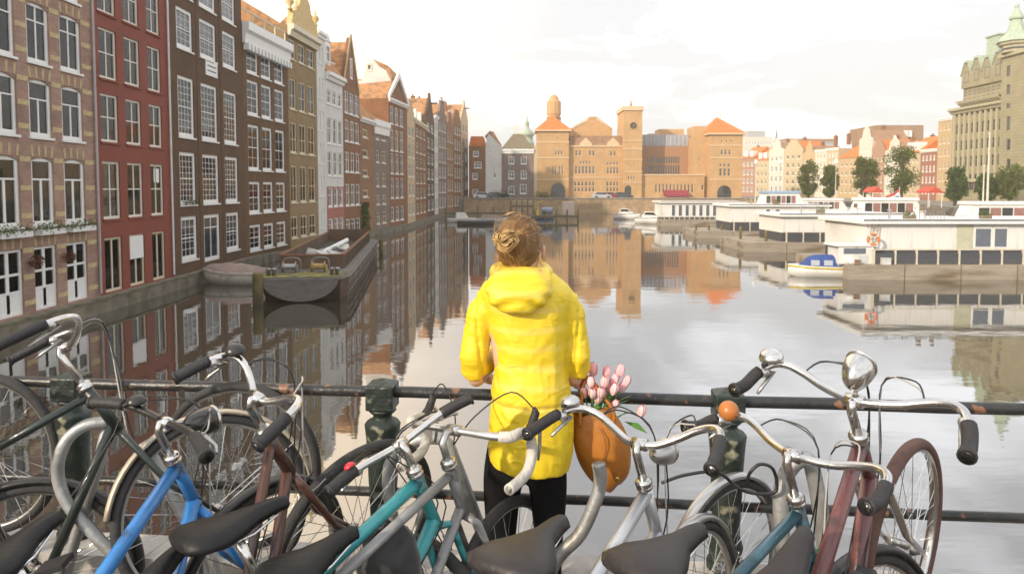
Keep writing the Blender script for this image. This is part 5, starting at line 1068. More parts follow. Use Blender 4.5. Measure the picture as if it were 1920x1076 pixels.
# coat: torso, sleeves and collar grown together, folds pressed in
COAT = mat('yellow raincoat cloth', (.78, .57, .02), .55, var=.05, scale=6, bump=0, coat=.1)
def coatmat():
    m = COAT; t = m.node_tree; L = t.links.new; b = t.nodes['Principled BSDF']
    tcy = t.nodes.new('ShaderNodeTexCoord'); mq = t.nodes.new('ShaderNodeMapping'); mq.inputs['Scale'].default_value = (1, 1, 1.9); mq.inputs['Rotation'].default_value = (0, .5, 0); L(tcy.outputs['Object'], mq.inputs[0])
    na = t.nodes.new('ShaderNodeTexNoise'); na.inputs['Scale'].default_value = 11; na.inputs['Detail'].default_value = 3; na.inputs['Distortion'].default_value = 1.6; na.noise_type = 'RIDGED_MULTIFRACTAL'; L(mq.outputs[0], na.inputs['Vector'])
    nb = t.nodes.new('ShaderNodeTexNoise'); nb.inputs['Scale'].default_value = 420; nb.inputs['Detail'].default_value = 1; L(tcy.outputs['Object'], nb.inputs['Vector'])
    ba = t.nodes.new('ShaderNodeBump'); ba.inputs['Strength'].default_value = .55; ba.inputs['Distance'].default_value = .006; L(na.outputs['Fac'], ba.inputs['Height'])
    bb = t.nodes.new('ShaderNodeBump'); bb.inputs['Strength'].default_value = .25; bb.inputs['Distance'].default_value = .001; L(nb.outputs['Fac'], bb.inputs['Height']); L(ba.outputs[0], bb.inputs['Normal']); L(bb.outputs[0], b.inputs['Normal'])
    src = b.inputs['Base Color'].links[0].from_socket
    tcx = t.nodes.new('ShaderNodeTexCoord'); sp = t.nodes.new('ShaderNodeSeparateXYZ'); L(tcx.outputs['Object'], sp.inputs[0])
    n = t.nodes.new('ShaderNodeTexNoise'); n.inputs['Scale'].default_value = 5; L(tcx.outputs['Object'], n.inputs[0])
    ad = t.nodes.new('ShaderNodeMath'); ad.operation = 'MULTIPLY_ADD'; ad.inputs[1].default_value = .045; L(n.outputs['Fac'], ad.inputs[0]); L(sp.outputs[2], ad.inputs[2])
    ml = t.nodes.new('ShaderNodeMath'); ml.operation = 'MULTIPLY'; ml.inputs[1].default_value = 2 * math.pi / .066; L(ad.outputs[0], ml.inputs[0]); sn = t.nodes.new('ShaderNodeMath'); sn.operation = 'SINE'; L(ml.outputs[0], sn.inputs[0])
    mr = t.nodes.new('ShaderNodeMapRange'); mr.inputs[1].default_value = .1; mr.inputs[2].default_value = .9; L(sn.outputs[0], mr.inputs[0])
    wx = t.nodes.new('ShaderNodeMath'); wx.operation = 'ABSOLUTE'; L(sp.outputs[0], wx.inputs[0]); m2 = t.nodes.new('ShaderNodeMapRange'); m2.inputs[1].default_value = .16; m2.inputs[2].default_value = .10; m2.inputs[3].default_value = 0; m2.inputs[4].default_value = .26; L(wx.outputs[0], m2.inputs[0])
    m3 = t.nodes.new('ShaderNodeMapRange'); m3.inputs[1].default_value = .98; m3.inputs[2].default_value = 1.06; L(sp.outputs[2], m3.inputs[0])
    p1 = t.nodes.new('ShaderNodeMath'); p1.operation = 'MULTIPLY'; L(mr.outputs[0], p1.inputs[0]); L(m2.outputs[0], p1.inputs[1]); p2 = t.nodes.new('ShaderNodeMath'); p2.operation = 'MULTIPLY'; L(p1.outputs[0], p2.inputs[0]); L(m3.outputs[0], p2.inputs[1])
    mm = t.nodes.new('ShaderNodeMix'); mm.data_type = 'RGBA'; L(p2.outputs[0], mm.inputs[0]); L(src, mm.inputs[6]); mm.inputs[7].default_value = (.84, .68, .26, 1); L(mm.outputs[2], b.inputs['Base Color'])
coatmat()
def ring(cx, cy, z, a, b_, n=28, pw=.85, tz=0):
    out = []
    for j in range(n):
        th = 2 * math.pi * j / n; c, s_ = math.cos(th), math.sin(th); out.append(Vector((cx + a * math.copysign(abs(c) ** pw, c), cy + b_ * math.copysign(abs(s_) ** pw, s_), z + tz * c)))
    return out
m = MB()
def zx(py): return atY(985, py, YW - .115).z
def cx_(x0, x1): return (atY((x0 + x1) / 2, 600, YW - .05).x - OX.x, (x1 - x0) / 2 * (YW - .05) / F_PX)
rings = []
for py, x0, x1, dpt, tz in ((888, 915, 1073, .165, -.012), (860, 914, 1077, .168, -.010), (800, 917, 1079, .160, 0), (750, 920, 1074, .150, 0), (715, 926, 1066, .138, 0), (690, 929, 1062, .130, 0), (650, 924, 1064, .132, 0), (610, 914, 1068, .135, 0), (575, 902, 1076, .130, 0), (555, 897, 1078, .118, 0), (540, 905, 1068, .105, 0), (525, 922, 1048, .09, 0), (512, 938, 1030, .075, 0)):
    c, a = cx_(x0, x1); rings.append(ring(c, 0, zx(py), a, dpt, tz=tz))
m.loft(rings)
def arm(pts): m.tube([L_(p) for p, _ in pts], [r for _, r in pts], 16)
arm([(wp(920, 560), .055), (wp(903, 592), .058), (wp(893, 635), .052), (wp(888, 668, -.01), .050), (wp(888, 690, .0), .050), (wp(905, 690, .07), .046), (wp(925, 682, .16), .038)])
arm([(wp(1055, 560), .058), (wp(1068, 592), .058), (wp(1076, 635), .052), (wp(1081, 668, -.01), .050), (wp(1083, 688, .0), .049), (wp(1074, 695, .07), .044), (wp(1052, 690, .16), .036)])
co = m.build('coat', COAT, per); rmsh = co.modifiers.new('r', 'REMESH'); rmsh.mode = 'VOXEL'; rmsh.voxel_size = .006; sm_ = co.modifiers.new('sm', 'SMOOTH'); sm_.iterations = 8; sm_.factor = .6
bake(co)
def wrinkle(o, amp=1.0, seed=0.0):
    me = o.data; n = len(me.vertices); co_ = np.empty(n * 3, 'f'); no = np.empty(n * 3, 'f'); me.vertices.foreach_get('co', co_); me.vertices.foreach_get('normal', no); co_ = co_.reshape(-1, 3); no = no.reshape(-1, 3); d = np.zeros(n)
    for i in range(n):
        x, y, z = co_[i]; arm_ = abs(x) > .165 and z > 1.0
        if arm_:
            v = Vector((x * 11 + z * 6 + seed, y * 9, z * 22)); k = .0055
        else:
            sx = abs(z - 1.07); v = Vector((x * 15 + z * 7 + seed, y * 6, z * 6.5 - x * 7)); k = .0055 + .004 * math.exp(-(sx / .12) ** 2)
            if z < 1.0: v = Vector((x * 17 + z * 2, y * 8, z * 5 - x * 3)); k = .008
        a = noise.noise(v); b = noise.noise(v * 2.3 + Vector((5, 1, 2))); r = (1 - abs(a) * 2.6) * .65 + (1 - abs(b) * 2.4) * .45
        d[i] = k * .6 * (r - .45)
        d[i] += .004 * noise.noise(Vector((x * 4, y * 4, z * 5 + seed)))
        if not arm_:
            d[i] -= .010 * math.exp(-((z - 1.045) / .008) ** 2)                 # waist seam
            if y < 0 and z < 1.04: d[i] -= .005 * math.exp(-((x + .012) / .005) ** 2)   # back vent
        sgx = 1 if x > 0 else -1
        d[i] -= .007 * math.exp(-((abs(x - .008) - .178 + (z - 1.3) * -.10) / .006) ** 2) * (z > 1.12)        # armhole seam
    co_ += no * (d * amp)[:, None]; me.vertices.foreach_set('co', co_.reshape(-1)); me.polygons.foreach_set('use_smooth', [True] * len(me.polygons)); me.update()
wrinkle(co); ss = co.modifiers.new('ls', 'SMOOTH'); ss.iterations = 1
# hood lying on the back
m = MB(); hc = cx_(905, 1037); rings = []
for py, x0, x1, yb, dp in ((586, 955, 992, -.150, .020), (578, 932, 1012, -.158, .042), (562, 915, 1028, -.160, .062), (544, 908, 1036, -.150, .078), (526, 914, 1036, -.125, .088), (512, 922, 1032, -.090, .085), (503, 932, 1022, -.055, .075)):
    c, a = cx_(x0, x1); rings.append(ring(c, yb + dp * .55, zx(py), a, dp, pw=.95))
m.loft(rings); cc = cx_(925, 1030)
m.tube([Vector((cc[0] + .092 * math.cos(t_), -.005 + .085 * math.sin(t_), zx(510) - .012 + .018 * math.sin(t_))) for t_ in [2 * math.pi * k / 24 for k in range(24)]], .022, 10, closed=True)
hd = m.build('hood', COAT, per); r2 = hd.modifiers.new('r', 'REMESH'); r2.mode = 'VOXEL'; r2.voxel_size = .006; s2 = hd.modifiers.new('s', 'SMOOTH'); s2.iterations = 6; bake(hd)
me = hd.data
for v in me.vertices:
    x, y, z = v.co; q_ = ((x - hc[0]) / .13) ** 2; zz = (z - zx(585)) / (zx(505) - zx(585))
    f = .0035 * math.sin((zz + q_ * .55) * 15 + noise.noise(v.co * 8) * 2.2) * (1 if y < -.05 else .3); v.co += v.normal * (f + .004 * noise.noise(v.co * 22))
me.polygons.foreach_set('use_smooth', [True] * len(me.polygons))
# hair: cap of combed strands, coiled bun, loose wisps
HAIR = mat('blond brown hair', (.26, .145, .06), .5, var=.45, scale=26, streak=(3, 3, .35), col2=(.42, .26, .11), c2=(.50, .66), bump=.6, bscale=60); HAIR2 = mat('blond hair', (.52, .34, .14), .5, var=.4, scale=30, col2=(.25, .14, .06), c2=(.52, .66))
hc3 = L_(wp(972, 453)); hc3.y = .0; m = MB(); n, k_ = 72, 30; vs = []
bun = L_(wp(949, 445)); bun.y = -.122
for i in range(k_):
    ph = math.pi * (.02 + .86 * i / (k_ - 1))
    for j in range(n):
        th = 2 * math.pi * j / n; d = Vector((math.sin(ph) * math.cos(th), math.sin(ph) * math.sin(th), math.cos(ph)))
        rr0 = 1 + .004 * math.sin(j * 5.3 + 2.5 * math.sin(i * .4)) + .025 * noise.noise(d * 3); nar = 1 - .25 * max(0, -d.z - .35)
        vs.append(hc3 + Vector((d.x * .078 * rr0 * nar, d.y * .102 * rr0 * nar + .0, d.z * (.092 if d.z > 0 else .128) * rr0)))
fs = [(i * n + j, i * n + (j + 1) % n, (i + 1) * n + (j + 1) % n, (i + 1) * n + j) for i in range(k_ - 1) for j in range(n)]
fs = [f for f in fs if not (all(vs[q_].y - hc3.y > .045 for q_ in f) and all(vs[q_].z - hc3.z < .035 for q_ in f))]
m.add(vs, fs); m.build('hair', HAIR, per, True)
m = MB(); r0 = random.Random(3)
def onhead(d, s=1.0): return hc3 + Vector((d.x * .080 * s, d.y * .105 * s, d.z * (.094 if d.z > 0 else .107) * s))
bd = Vector(((bun.x - hc3.x) / .083, -1, (bun.z - hc3.z) / .1)).normalized()
for i in range(900):
    a0 = r0.uniform(0, 2 * math.pi); st_ = r0.uniform(.7, 2.4); ax = bd.orthogonal().normalized(); ax.rotate(Matrix.Rotation(a0, 3, bd)); pts = []
    for t_ in range(8): ang = st_ * (1 - t_ / 7) + .12; q_ = bd.copy(); q_.rotate(Matrix.Rotation(ang, 3, ax)); q_ += Vector((0, 0, -.10 * math.sin(t_ / 7 * math.pi))); pts.append(onhead(q_.normalized(), 1.015 + .02 * r0.random()))
    if any(p.y > .075 and p.z < hc3.z + .04 for p in pts) or pts[0].z < hc3.z - .085: continue
    m.tube(pts, [r0.uniform(.0005, .0012)] * 8, 3, caps=False)
tag(m.build('hair_strands', [HAIR], per, True), kind='stuff')
m = MB()
for s_ in range(170):
    R0 = r0.uniform(.010, .037); off_ = r0.uniform(0, 6.28); tw = r0.uniform(-.02, .012); pts = []
    for t_ in range(15): a = off_ + t_ / 14 * r0.uniform(3.5, 6); pts.append(bun + Vector((R0 * math.cos(a) * 1.08 + .006 * math.sin(a * 2 + off_), -.014 - tw - .022 * (1 - R0 / .045) + .008 * math.sin(a * 1.5 + off_), R0 * math.sin(a) * .95 + .005 * math.sin(a * 3 + off_))))
    m.tube(pts, [.001] + [r0.uniform(.0010, .0028)] * 13 + [.001], 4)
m.ball(bun, (.035, .026, .034), 16, 12); tag(m.build('hair_bun', HAIR2, per, True), None)
m = MB()
for i in range(90):
    a = r0.choice([r0.uniform(-.6, .6), r0.uniform(2.5, 3.8)]) if i < 50 else r0.uniform(-.3, 3.44); sgn = math.copysign(1, math.cos(a))
    if i < 50: p = hc3 + Vector((sgn * .07, -.04 + r0.uniform(-.05, .04), -.06 + r0.uniform(-.04, .05))); pts = [p, p + Vector((sgn * r0.uniform(.0, .02), -.01, -.025)), p + Vector((sgn * r0.uniform(-.01, .03), -.012, -.055)), p + Vector((sgn * r0.uniform(-.015, .02), -.01, -.08))]
    else: p = hc3 + Vector((.06 * math.cos(a), -.02, .085 * math.sin(a) + .005)); pts = [p, p + Vector((.02 * math.cos(a) + .004, 0, .012)), p + Vector((.03 * math.cos(a + .8), -.01, .016)), p + Vector((.045 * math.cos(a + 1.2), -.01, .006))]
    m.tube(smooth_path(pts, 3), .0006, 3, caps=False)
tag(m.build('hair_wisps', HAIR2, per), kind='stuff')
# ------------------------------------------------------------------ tan bag with tulips
LEATH = mat('tan leather', (.42, .155, .022), .42, var=.12, scale=5, col2=(.30, .10, .02), c2=(.5, .7), bump=.7, bscale=16)
YB = 2.50
def bp_(px, py, dy=0): v = atY(px, py, YB); return Vector((v.x, YB + dy, v.z))
bag = thing('handbag', 'tan leather bucket bag hanging from her elbow with pink tulips inside', 'bag', bp_(1131, 912)); O = bag.location
rings = []
for cx0, cy0, hw, dp, tilt in ((1152, 911, 14, .02, 0), (1148, 903, 28, .042, .0), (1142, 885, 42, .060, .0), (1135, 860, 51, .070, 0), (1128, 830, 54, .072, 0), (1119, 800, 49, .062, .0), (1112, 780, 42, .050, 0), (1108, 768, 35, .040, 0)):
    c = bp_(cx0, cy0) - O; w_ = hw * YB / F_PX; rg = []
    for j in range(40):
        th = 2 * math.pi * j / 40; f = 1 + (.025 * math.sin(3 * th + cy0 * .02) - .07 * max(0, math.sin(5 * th + cy0 * .035 + 1)) ** 6 - .05 * max(0, math.sin(9 * th - cy0 * .03)) ** 8) * (cy0 < 895); rg.append(Vector((c.x + w_ * math.cos(th) * f, dp * math.sin(th) * f, c.z + .012 * math.cos(th) - .01 * math.sin(th * 2))))
    rings.append(rg)
m = MB(); m.loft(rings, caps=False); m.add(rings[0], [tuple(range(40))[::-1]])
inner = [[v * 1 - Vector(((v.x - (bp_(1112, 768) - O).x) * .06, v.y * .06, 0)) for v in rings[-1]], [v - Vector(((v.x - (bp_(1116, 780) - O).x) * .08, v.y * .08, .08)) for v in rings[-2]]]; m.loft([rings[-1]] + inner, caps=False); o = m.build('body', LEATH, bag, True); sb = o.modifiers.new('s', 'SUBSURF'); sb.levels = 1; sb.render_levels = 2
for dy in (-.045, .04):
    a, b_ = bp_(1086, 776) - O, bp_(1146, 772) - O; t_ = bp_(1104, 712) - O
    MB().tube(smooth_path([a + Vector((0, dy, -.03)), a + Vector((0, dy, .02)), t_ + Vector((-.02, dy * .5, -.01)), t_ + Vector((0, dy * .4, .006)), t_ + Vector((.02, dy * .5, -.015)), b_ + Vector((0, dy, .02)), b_ + Vector((0, dy, -.03))], 5), .0065, 6).build('strap', LEATH, bag, True)
sp_ = [bp_(1120 + 12 * math.sin(k * .8), 790 + k * 17) - O for k in range(7)]; MB().tube([p + Vector((0, -.074 - (.003 if 0 < i < 5 else -.01), 0)) for i, p in enumerate(sp_)], .0018, 4).build('seam', mat('dark stitching', (.2, .08, .02), .7), bag)
MB().lathe([(.006, 0), (.009, .002), (.006, .004)], Matrix.Translation(bp_(1152, 884, -.066) - O) @ Matrix.Rotation(R(90), 4, 'X'), 10).build('stud', mat('brass', (.6, .4, .12), .3, 1), bag)
PINK = mat('pink tulip petal', (.84, .42, .46), .5, var=.1, scale=14, col2=(.90, .80, .74), c2=(.42, .62), streak=(1, 1, .4)); GREENS = mat('tulip leaf green', (.10, .24, .05), .5, var=.2, scale=10)
pet = []
for k in range(6):
    a = k * math.pi / 3; rad = .013 if k % 2 else .0115; m = MB(); g = []
    for i in range(6):
        t_ = i / 5; wdt = .012 * math.sin(math.pi * min(1, t_ * .85 + .12)) ** .7; bulge = rad * math.sin(math.pi * (t_ * .72 + .14)) ** .8
        for j in range(3): s_ = (j - 1); ang = a + s_ * wdt / max(bulge, .006) * .8; g.append(Vector((bulge * math.cos(ang), bulge * math.sin(ang), .036 * t_)))
    m.add(g, [(i * 3 + j, i * 3 + j + 1, (i + 1) * 3 + j + 1, (i + 1) * 3 + j) for i in range(5) for j in range(2)]); pet.append(m.mesh('petal', PINK, True))
tul = [(1113, 706, 'pale tulip standing highest against the coat'), (1136, 708, 'small tulip bud above the middle of the bunch'), (1158, 708, 'tulip standing tallest on the side away from the coat'), (1168, 722, 'deep pink tulip leaning out beyond the tallest one'), (1129, 720, 'tulip in the upper middle of the bunch'), (1147, 722, 'pink tulip tucked under the tallest one'), (1084, 731, 'pale tulip resting on the coat behind the bell lever'), (1122, 738, 'tulip at the heart of the bunch'), (1137, 742, 'open tulip facing the camera low in the bunch'), (1153, 744, 'tulip low beside the green leaf'), (1118, 750, 'tulip just above the bag opening'), (1145, 763, 'tulip hanging over the bag rim'), (1201, 785, 'single tulip drooping far out above the silver handlebar'), (1106, 722, 'rosy tulip beside the pale highest one'), (1096, 742, 'half hidden tulip between coat and bag strap'), (1108, 738, 'tulip pressed against the bag strap'), (1145, 734, 'tulip between the heart of the bunch and the tallest one'), (1162, 733, 'tulip just under the deep pink leaning one'), (1130, 756, 'low tulip over the middle of the bag opening')]
for i, (px, py, lb) in enumerate(tul):
    v = bp_(px, py, rnd.uniform(-.05, .03)); t = thing('tulip', lb, 'tulip', v, rnd.random() * 6, 'pink tulips in the tan bag'); base = bp_(1112 + (px - 1112) * .25, 800, 0); dr = (v - base); dr.normalize()
    if i == 12: dr = Vector((.25, -.2, .9)).normalized()
    q_ = dr.to_track_quat('Z', 'Y'); t.rotation_euler = q_.to_euler(); sc = rnd.uniform(1.15, 1.4); t.scale = (sc, sc, sc)
    for pmh in pet: put('petal', pmh, t, None, None)
    inv = (Matrix.Translation(v) @ q_.to_matrix().to_4x4() @ Matrix.Scale(sc, 4)).inverted(); st_ = [inv @ v, inv @ (v * .6 + base * .4 + Vector((0, 0, .01 if i != 12 else .03))), inv @ base]
    MB().tube(smooth_path(st_, 4), .0028 / sc, 6).build('stem', GREENS, t, True)
    if i in (3, 9, 12, 4, 2, 10, 17, 15):
        l0, l1 = inv @ (v * .55 + base * .45), inv @ (v + Vector((.03, -.01, -.03 if i != 12 else -.06) )); sd_ = (l1 - l0).cross(Vector((.2, 1, .1))).normalized() * .009; mid = (l0 + l1) / 2 + Vector((0, 0, .006))
        MB().add([l0, mid - sd_, mid + sd_, l1], [(0, 1, 3), (0, 3, 2)]).build('leaf', GREENS, t)
# ------------------------------------------------------------------ bicycles
TYRE = mat('bicycle tyre', (.035, .034, .034), .8, var=.25, scale=20, bump=.4, bscale=120); TYREB = mat('brown tyre', (.12, .065, .05), .8, var=.25, scale=20)
CHROME = mat('worn chrome', (.62, .61, .59), .22, 1.0, var=.12, scale=10, bump=.1, bscale=60); ALU = mat('dull aluminium', (.50, .50, .49), .38, .9, var=.15, scale=12)
RUBBER = mat('black rubber grip', (.022, .021, .022), .6, var=.2, scale=30, bump=.3, bscale=120); CABLE = mat('black cable', (.02, .02, .02), .4); GREYC = mat('grey cable', (.42, .41, .40), .4)
SADL = mat('black saddle vinyl', (.013, .013, .014), .5, var=.25, spec=.28, scale=8, bump=.2, bscale=60); SADG = mat('worn grey brown saddle', (.024, .020, .020), .5, var=.25, scale=6, bump=.2, bscale=60)
LAMPG = mat('lamp lens', (.6, .6, .6), .1); REDL = mat('red reflector', (.6, .03, .05), .25)
def pc(name, col, **k): return mat(name, col, .36, var=.14, scale=14, coat=.35, col2=tuple(c * .35 + .012 for c in col), c2=(.53, .60), bump=.15, bscale=90, **k)
HT, HB = Vector((.80, 0, .92)), Vector((.86, 0, .74)); AX = (HT - HB).normalized(); FH, RH = Vector((1.08, 0, .34)), Vector((0, 0, .34)); BBp, ST = Vector((.46, 0, .28)), Vector((.30, 0, .80))
WM = {}
def wheel_parts(parent, M, tyre, rimm, name='wheel', rad=.34):
    if 'hub' not in WM:
        WM['hub'] = MB().lathe([(.006, -.055), (.012, -.05), (.024, -.03), (.024, -.026), (.013, -.022), (.013, .022), (.024, .026), (.024, .03), (.012, .05), (.006, .055)], Matrix.Rotation(R(90), 4, 'X'), 12).mesh('hub', ALU, True)
        m = MB()
        for k in range(32):
            a = 2 * math.pi * k / 32; b = a + (.55 if (k // 2) % 2 else -.55); y = .026 if k % 2 else -.026
            m.tube([(.023 * math.cos(b), y, .023 * math.sin(b)), (.302 * math.cos(a), 0, .302 * math.sin(a))], .0013, 3, caps=False)
        WM['spokes'] = m.mesh('spokes', CHROME)
    for nm, mt_ in (('tyre', tyre), ('rim', rimm)):
        k = nm + mt_.name
        if k not in WM:
            if nm == 'tyre': pr = [(.322 + .019 * math.cos(a), .021 * math.sin(a)) for a in [2 * math.pi * j / 12 for j in range(13)]]
            else: pr = [(.300, -.010), (.312, -.014), (.315, -.012), (.315, .012), (.312, .014), (.300, .010), (.298, 0), (.300, -.010)]
            WM[k] = MB().lathe(pr, Matrix.Rotation(R(90), 4, 'X'), 64, False).mesh(nm, mt_, True)
    w_ = put(name, WM['hub'], parent); w_.matrix_basis = M
    put('tyre', WM['tyre' + tyre.name], w_); put('rim', WM['rim' + rimm.name], w_); s_ = put('spokes', WM['spokes'], w_); s_['kind'] = 'stuff'; return w_
def saddle_mesh(mt_, wide=1.0):
    rg = []
    for x, hw, zt, th in ((-.135, .035, .0, .02), (-.128, .060 * wide, .010, .035), (-.10, .080 * wide, .016, .05), (-.05, .078 * wide, .012, .055), (0, .055 * wide, .006, .05), (.05, .034, .006, .045), (.10, .025, .006, .04), (.135, .021, .0, .03), (.145, .010, -.006, .014)):
        r_ = []
        for j in range(16):
            a = 2 * math.pi * j / 16; c, s_ = math.cos(a), math.sin(a); r_.append(Vector((x, hw * math.copysign(abs(c) ** .75, c), zt - th / 2 + th / 2 * math.copysign(abs(s_) ** .7, s_) - (.012 * abs(c) ** 3 if s_ > 0 else 0))))
        rg.append(r_)
    return MB().loft(rg).mesh('saddle', mt_, True)
def fender(r0, a0, a1, w_=.026):
    rg = []; n = 26
    for i in range(n + 1):
        a = a0 + (a1 - a0) * i / n; c, s_ = math.cos(a), math.sin(a); pr = [(-w_, -.008), (-w_ * .6, .006), (0, .010), (w_ * .6, .006), (w_, -.008), (w_ * .6, .003), (0, .007), (-w_ * .6, .003)]
        rg.append([Vector(((r0 + dz) * c, y, (r0 + dz) * s_)) for y, dz in pr])
    return MB().loft(rg)
BARS = {
 'swept': [(0, 0, 0), (.012, .05, 0), (.035, .11, .022), (.05, .17, .052), (.045, .225, .070), (.01, .262, .074), (-.05, .285, .066), (-.11, .300, .052), (-.18, .312, .036)],
 'swan': [(0, 0, 0), (.008, .05, .0), (.03, .12, .004), (.05, .19, .022), (.055, .25, .036), (.035, .295, .036), (-.02, .325, .022), (-.08, .340, .004), (-.14, .350, .012)],
 'flat': [(0, 0, 0), (.0, .06, .004), (-.01, .14, .012), (-.025, .20, .016), (-.045, .26, .014), (-.065, .31, .010)],
 'drop': [(0, 0, 0), (0, .06, 0), (0, .14, .0), (.02, .195, -.002), (.075, .205, -.006), (.115, .207, -.035), (.118, .208, -.085), (.085, .209, -.128), (.03, .21, -.140), (-.03, .21, -.142)]}
def bike(lb, par, col, style='diamond', bar='swept', steer=0, ext=.14, saddle=SADL, tyre=TYRE, rimm=ALU, fend=None, barm=None, gripm=RUBBER, extras=(), zoff=0, cat='bicycle', grip_from=-3, sadlift=0, swide=1.0, lever=True, cabs=4, stem_r=.0125, bscale=1.0, stemf=.03):
    x, y, yaw, lean, pitch = par
    M = Matrix.Translation((x, y, zoff)) @ Matrix.Rotation(yaw, 4, 'Z') @ Matrix.Rotation(lean, 4, 'X') @ Matrix.Rotation(-pitch, 4, 'Y')
    t = thing('bicycle', lb, cat, (0, 0, 0), 0, 'bicycles parked against the bridge railing'); t.matrix_basis = M
    barm = barm or CHROME; f = MB()
    top = ST + (ST - BBp).normalized() * .0
    f.tube([HT, HB], .019, 12); f.tube([BBp, top], .0155, 10)
    if style == 'diamond': f.tube([top - Vector((-.012, 0, .035)), HT - AX * .035], .0155, 10); f.tube([BBp, HB + AX * .03], .0165, 10)
    elif style == 'fat': f.tube([top - Vector((-.012, 0, .10)), HT - AX * .03], .020, 12); f.tube([BBp, HB + AX * .02], .022, 12)
    elif style == 'step':
        f.tube([BBp, Vector((.62, 0, .40)), HB + AX * .02], .017, 10); f.tube([ST * .55 + BBp * .45, Vector((.60, 0, .58)), HT - AX * .04], .015, 10)
    for sg in (-1, 1):
        f.tube([BBp + Vector((0, sg * .03, 0)), Vector((.12, sg * .055, .32)), RH + Vector((0, sg * .058, 0))], .009, 8); f.tube([top - Vector((-.01, -sg * .015, .05)), RH + Vector((0, sg * .058, 0))], .0075, 8)
    f.tube([BBp - Vector((0, .036, 0)), BBp + Vector((0, .036, 0))], .022, 12)
    f.build('frame', col, t, True)
    MB().lathe([(.022, -.012), (.025, -.008), (.025, 0), (.021, .004), (.026, .01), (.018, .02)], Matrix.Translation(HT) @ AX.to_track_quat('Z', 'Y').to_matrix().to_4x4(), 14).build('headset', CHROME, t, True)
    MS = Matrix.Translation(HT) @ Matrix.Rotation(steer, 4, AX) @ Matrix.Translation(-HT)
    sgp = [MS @ v for v in (HB, HB - AX * .04)]; fm = MB()
    for sg in (-1, 1): fm.tube([MS @ (HB + Vector((0, 0, -.005))), MS @ (HB - AX * .03 + Vector((0, sg * .045, 0))), MS @ (HB - AX * .26 + Vector((.02, sg * .052, 0))), MS @ (FH + Vector((0, sg * .056, 0)))], [.015, .013, .011, .008], 8)
    fm.build('fork', col if fend != 'bare' else CHROME, t, True)
    wheel_parts(t, MS @ Matrix.Translation(FH), tyre, rimm, 'front_wheel'); wheel_parts(t, Matrix.Translation(RH), tyre, rimm, 'rear_wheel')
    if fend and fend != 'bare':
        o = fender(.352, R(-10), R(160)).build('mudguard', fend, t, True); o.matrix_basis = MS @ Matrix.Translation(FH); o = fender(.352, R(20), R(200)).build('mudguard', fend, t, True); o.matrix_basis = Matrix.Translation(RH)
        for sg in (-1, 1): MB().tube([MS @ (FH + Vector((0, sg * .055, 0))), MS @ (FH + Vector((.352 * math.cos(R(20)), sg * .026, .352 * math.sin(R(20)))))], .0025, 5).build('mudguard_stay', CHROME, t)
    # stem and handlebar
    BC = HT + AX * ext + Vector((stemf, 0, .0)); sm = MB().tube([MS @ HT, MS @ (HT + AX * (ext - .02)), MS @ (HT + AX * ext + Vector((stemf * .4, 0, .004))), MS @ BC], [stem_r] * 4, 12).tube([MS @ (BC + Vector((0, -.022, 0))), MS @ (BC + Vector((0, .022, 0)))], .018, 12).build('stem', ALU if barm is ALU else CHROME, t, True)
    pts = [Vector(p) * bscale for p in BARS[bar]]; L = [Vector((p.x, p.y, p.z)) for p in pts]; Rr = [Vector((p.x, -p.y, p.z)) for p in pts[1:]][::-1]
    full = smooth_path(Rr + L, 5); MB().tube([MS @ (BC + p) for p in full], .0115 if bar != 'drop' else .0125, 12).build('handlebar', barm, t, True)
    k = 5
    for nm, seq in (('a', full[:int(k * (2.2 if bar != 'drop' else 6.6)) + 1]), ('b', full[-int(k * (2.2 if bar != 'drop' else 6.6)) - 1:][::-1])):
        gp = [MS @ (BC + p) for p in seq]; n_ = len(gp)
        MB().tube(gp, [.0175 if bar != 'drop' else .0165 + .0006 * (i % 2) for i in range(n_)], 14).build('grip', gripm, t, True)
        if bar != 'drop': MB().lathe([(.0175, 0), (.021, .002), (.021, .008), (.0165, .011)], Matrix.Translation(gp[0]) @ (gp[1] - gp[0]).to_track_quat('Z', 'Y').to_matrix().to_4x4(), 14).build('grip_end', gripm, t, True)
        if lever and bar != 'drop':
            g0, g1 = seq[-1], seq[len(seq) // 3]; q = BC + g0 * .97 + Vector((0, 0, 0)); sy = 1 if g0.y > 0 else -1; inn = Vector((.02, -sy * .03, -.005))
            MB().tube([MS @ (q + inn * .3), MS @ (q + Vector((.035, -sy * .015, -.012))), MS @ (BC + g1 + Vector((.055, -sy * .03, -.022))), MS @ (BC + g1 + (g1 - g0) * .25 + Vector((.05, -sy * .03, -.030)))], [.008, .0075, .006, .0045], 8).build('brake_lever', ALU, t, True)
            MB().ball(MS @ (q + Vector((.008, 0, -.004))), (.019, .017, .016), 10, 8).build('lever_clamp', ALU, t, True)
        if bar == 'drop':
            sy = 1 if seq[-1].y > 0 else -1; h0 = BC + Vector((.10, sy * .207, -.012))
            MB().tube([MS @ (h0 + Vector((-.02, 0, -.01))), MS @ (h0 + Vector((.03, 0, .012))), MS @ (h0 + Vector((.058, 0, .045))), MS @ (h0 + Vector((.05, 0, .06)))], [.013, .015, .013, .007], 10).build('lever_hood', RUBBER, t, True)
            MB().tube([MS @ (h0 + Vector((.05, 0, .03))), MS @ (h0 + Vector((.078, 0, -.01))), MS @ (h0 + Vector((.07, 0, -.07))), MS @ (h0 + Vector((.055, 0, -.11)))], [.006, .007, .006, .004], 8).build('brake_lever', ALU, t, True)
            MB().tube(smooth_path([MS @ (h0 + Vector((.052, 0, .055))), MS @ (h0 + Vector((.03, -sy * .07, .11))), MS @ (BC + Vector((.06, sy * .04, .03))), MS @ (HT + Vector((.03, 0, .05)))]), .0024, 5).build('cable', CABLE, t)
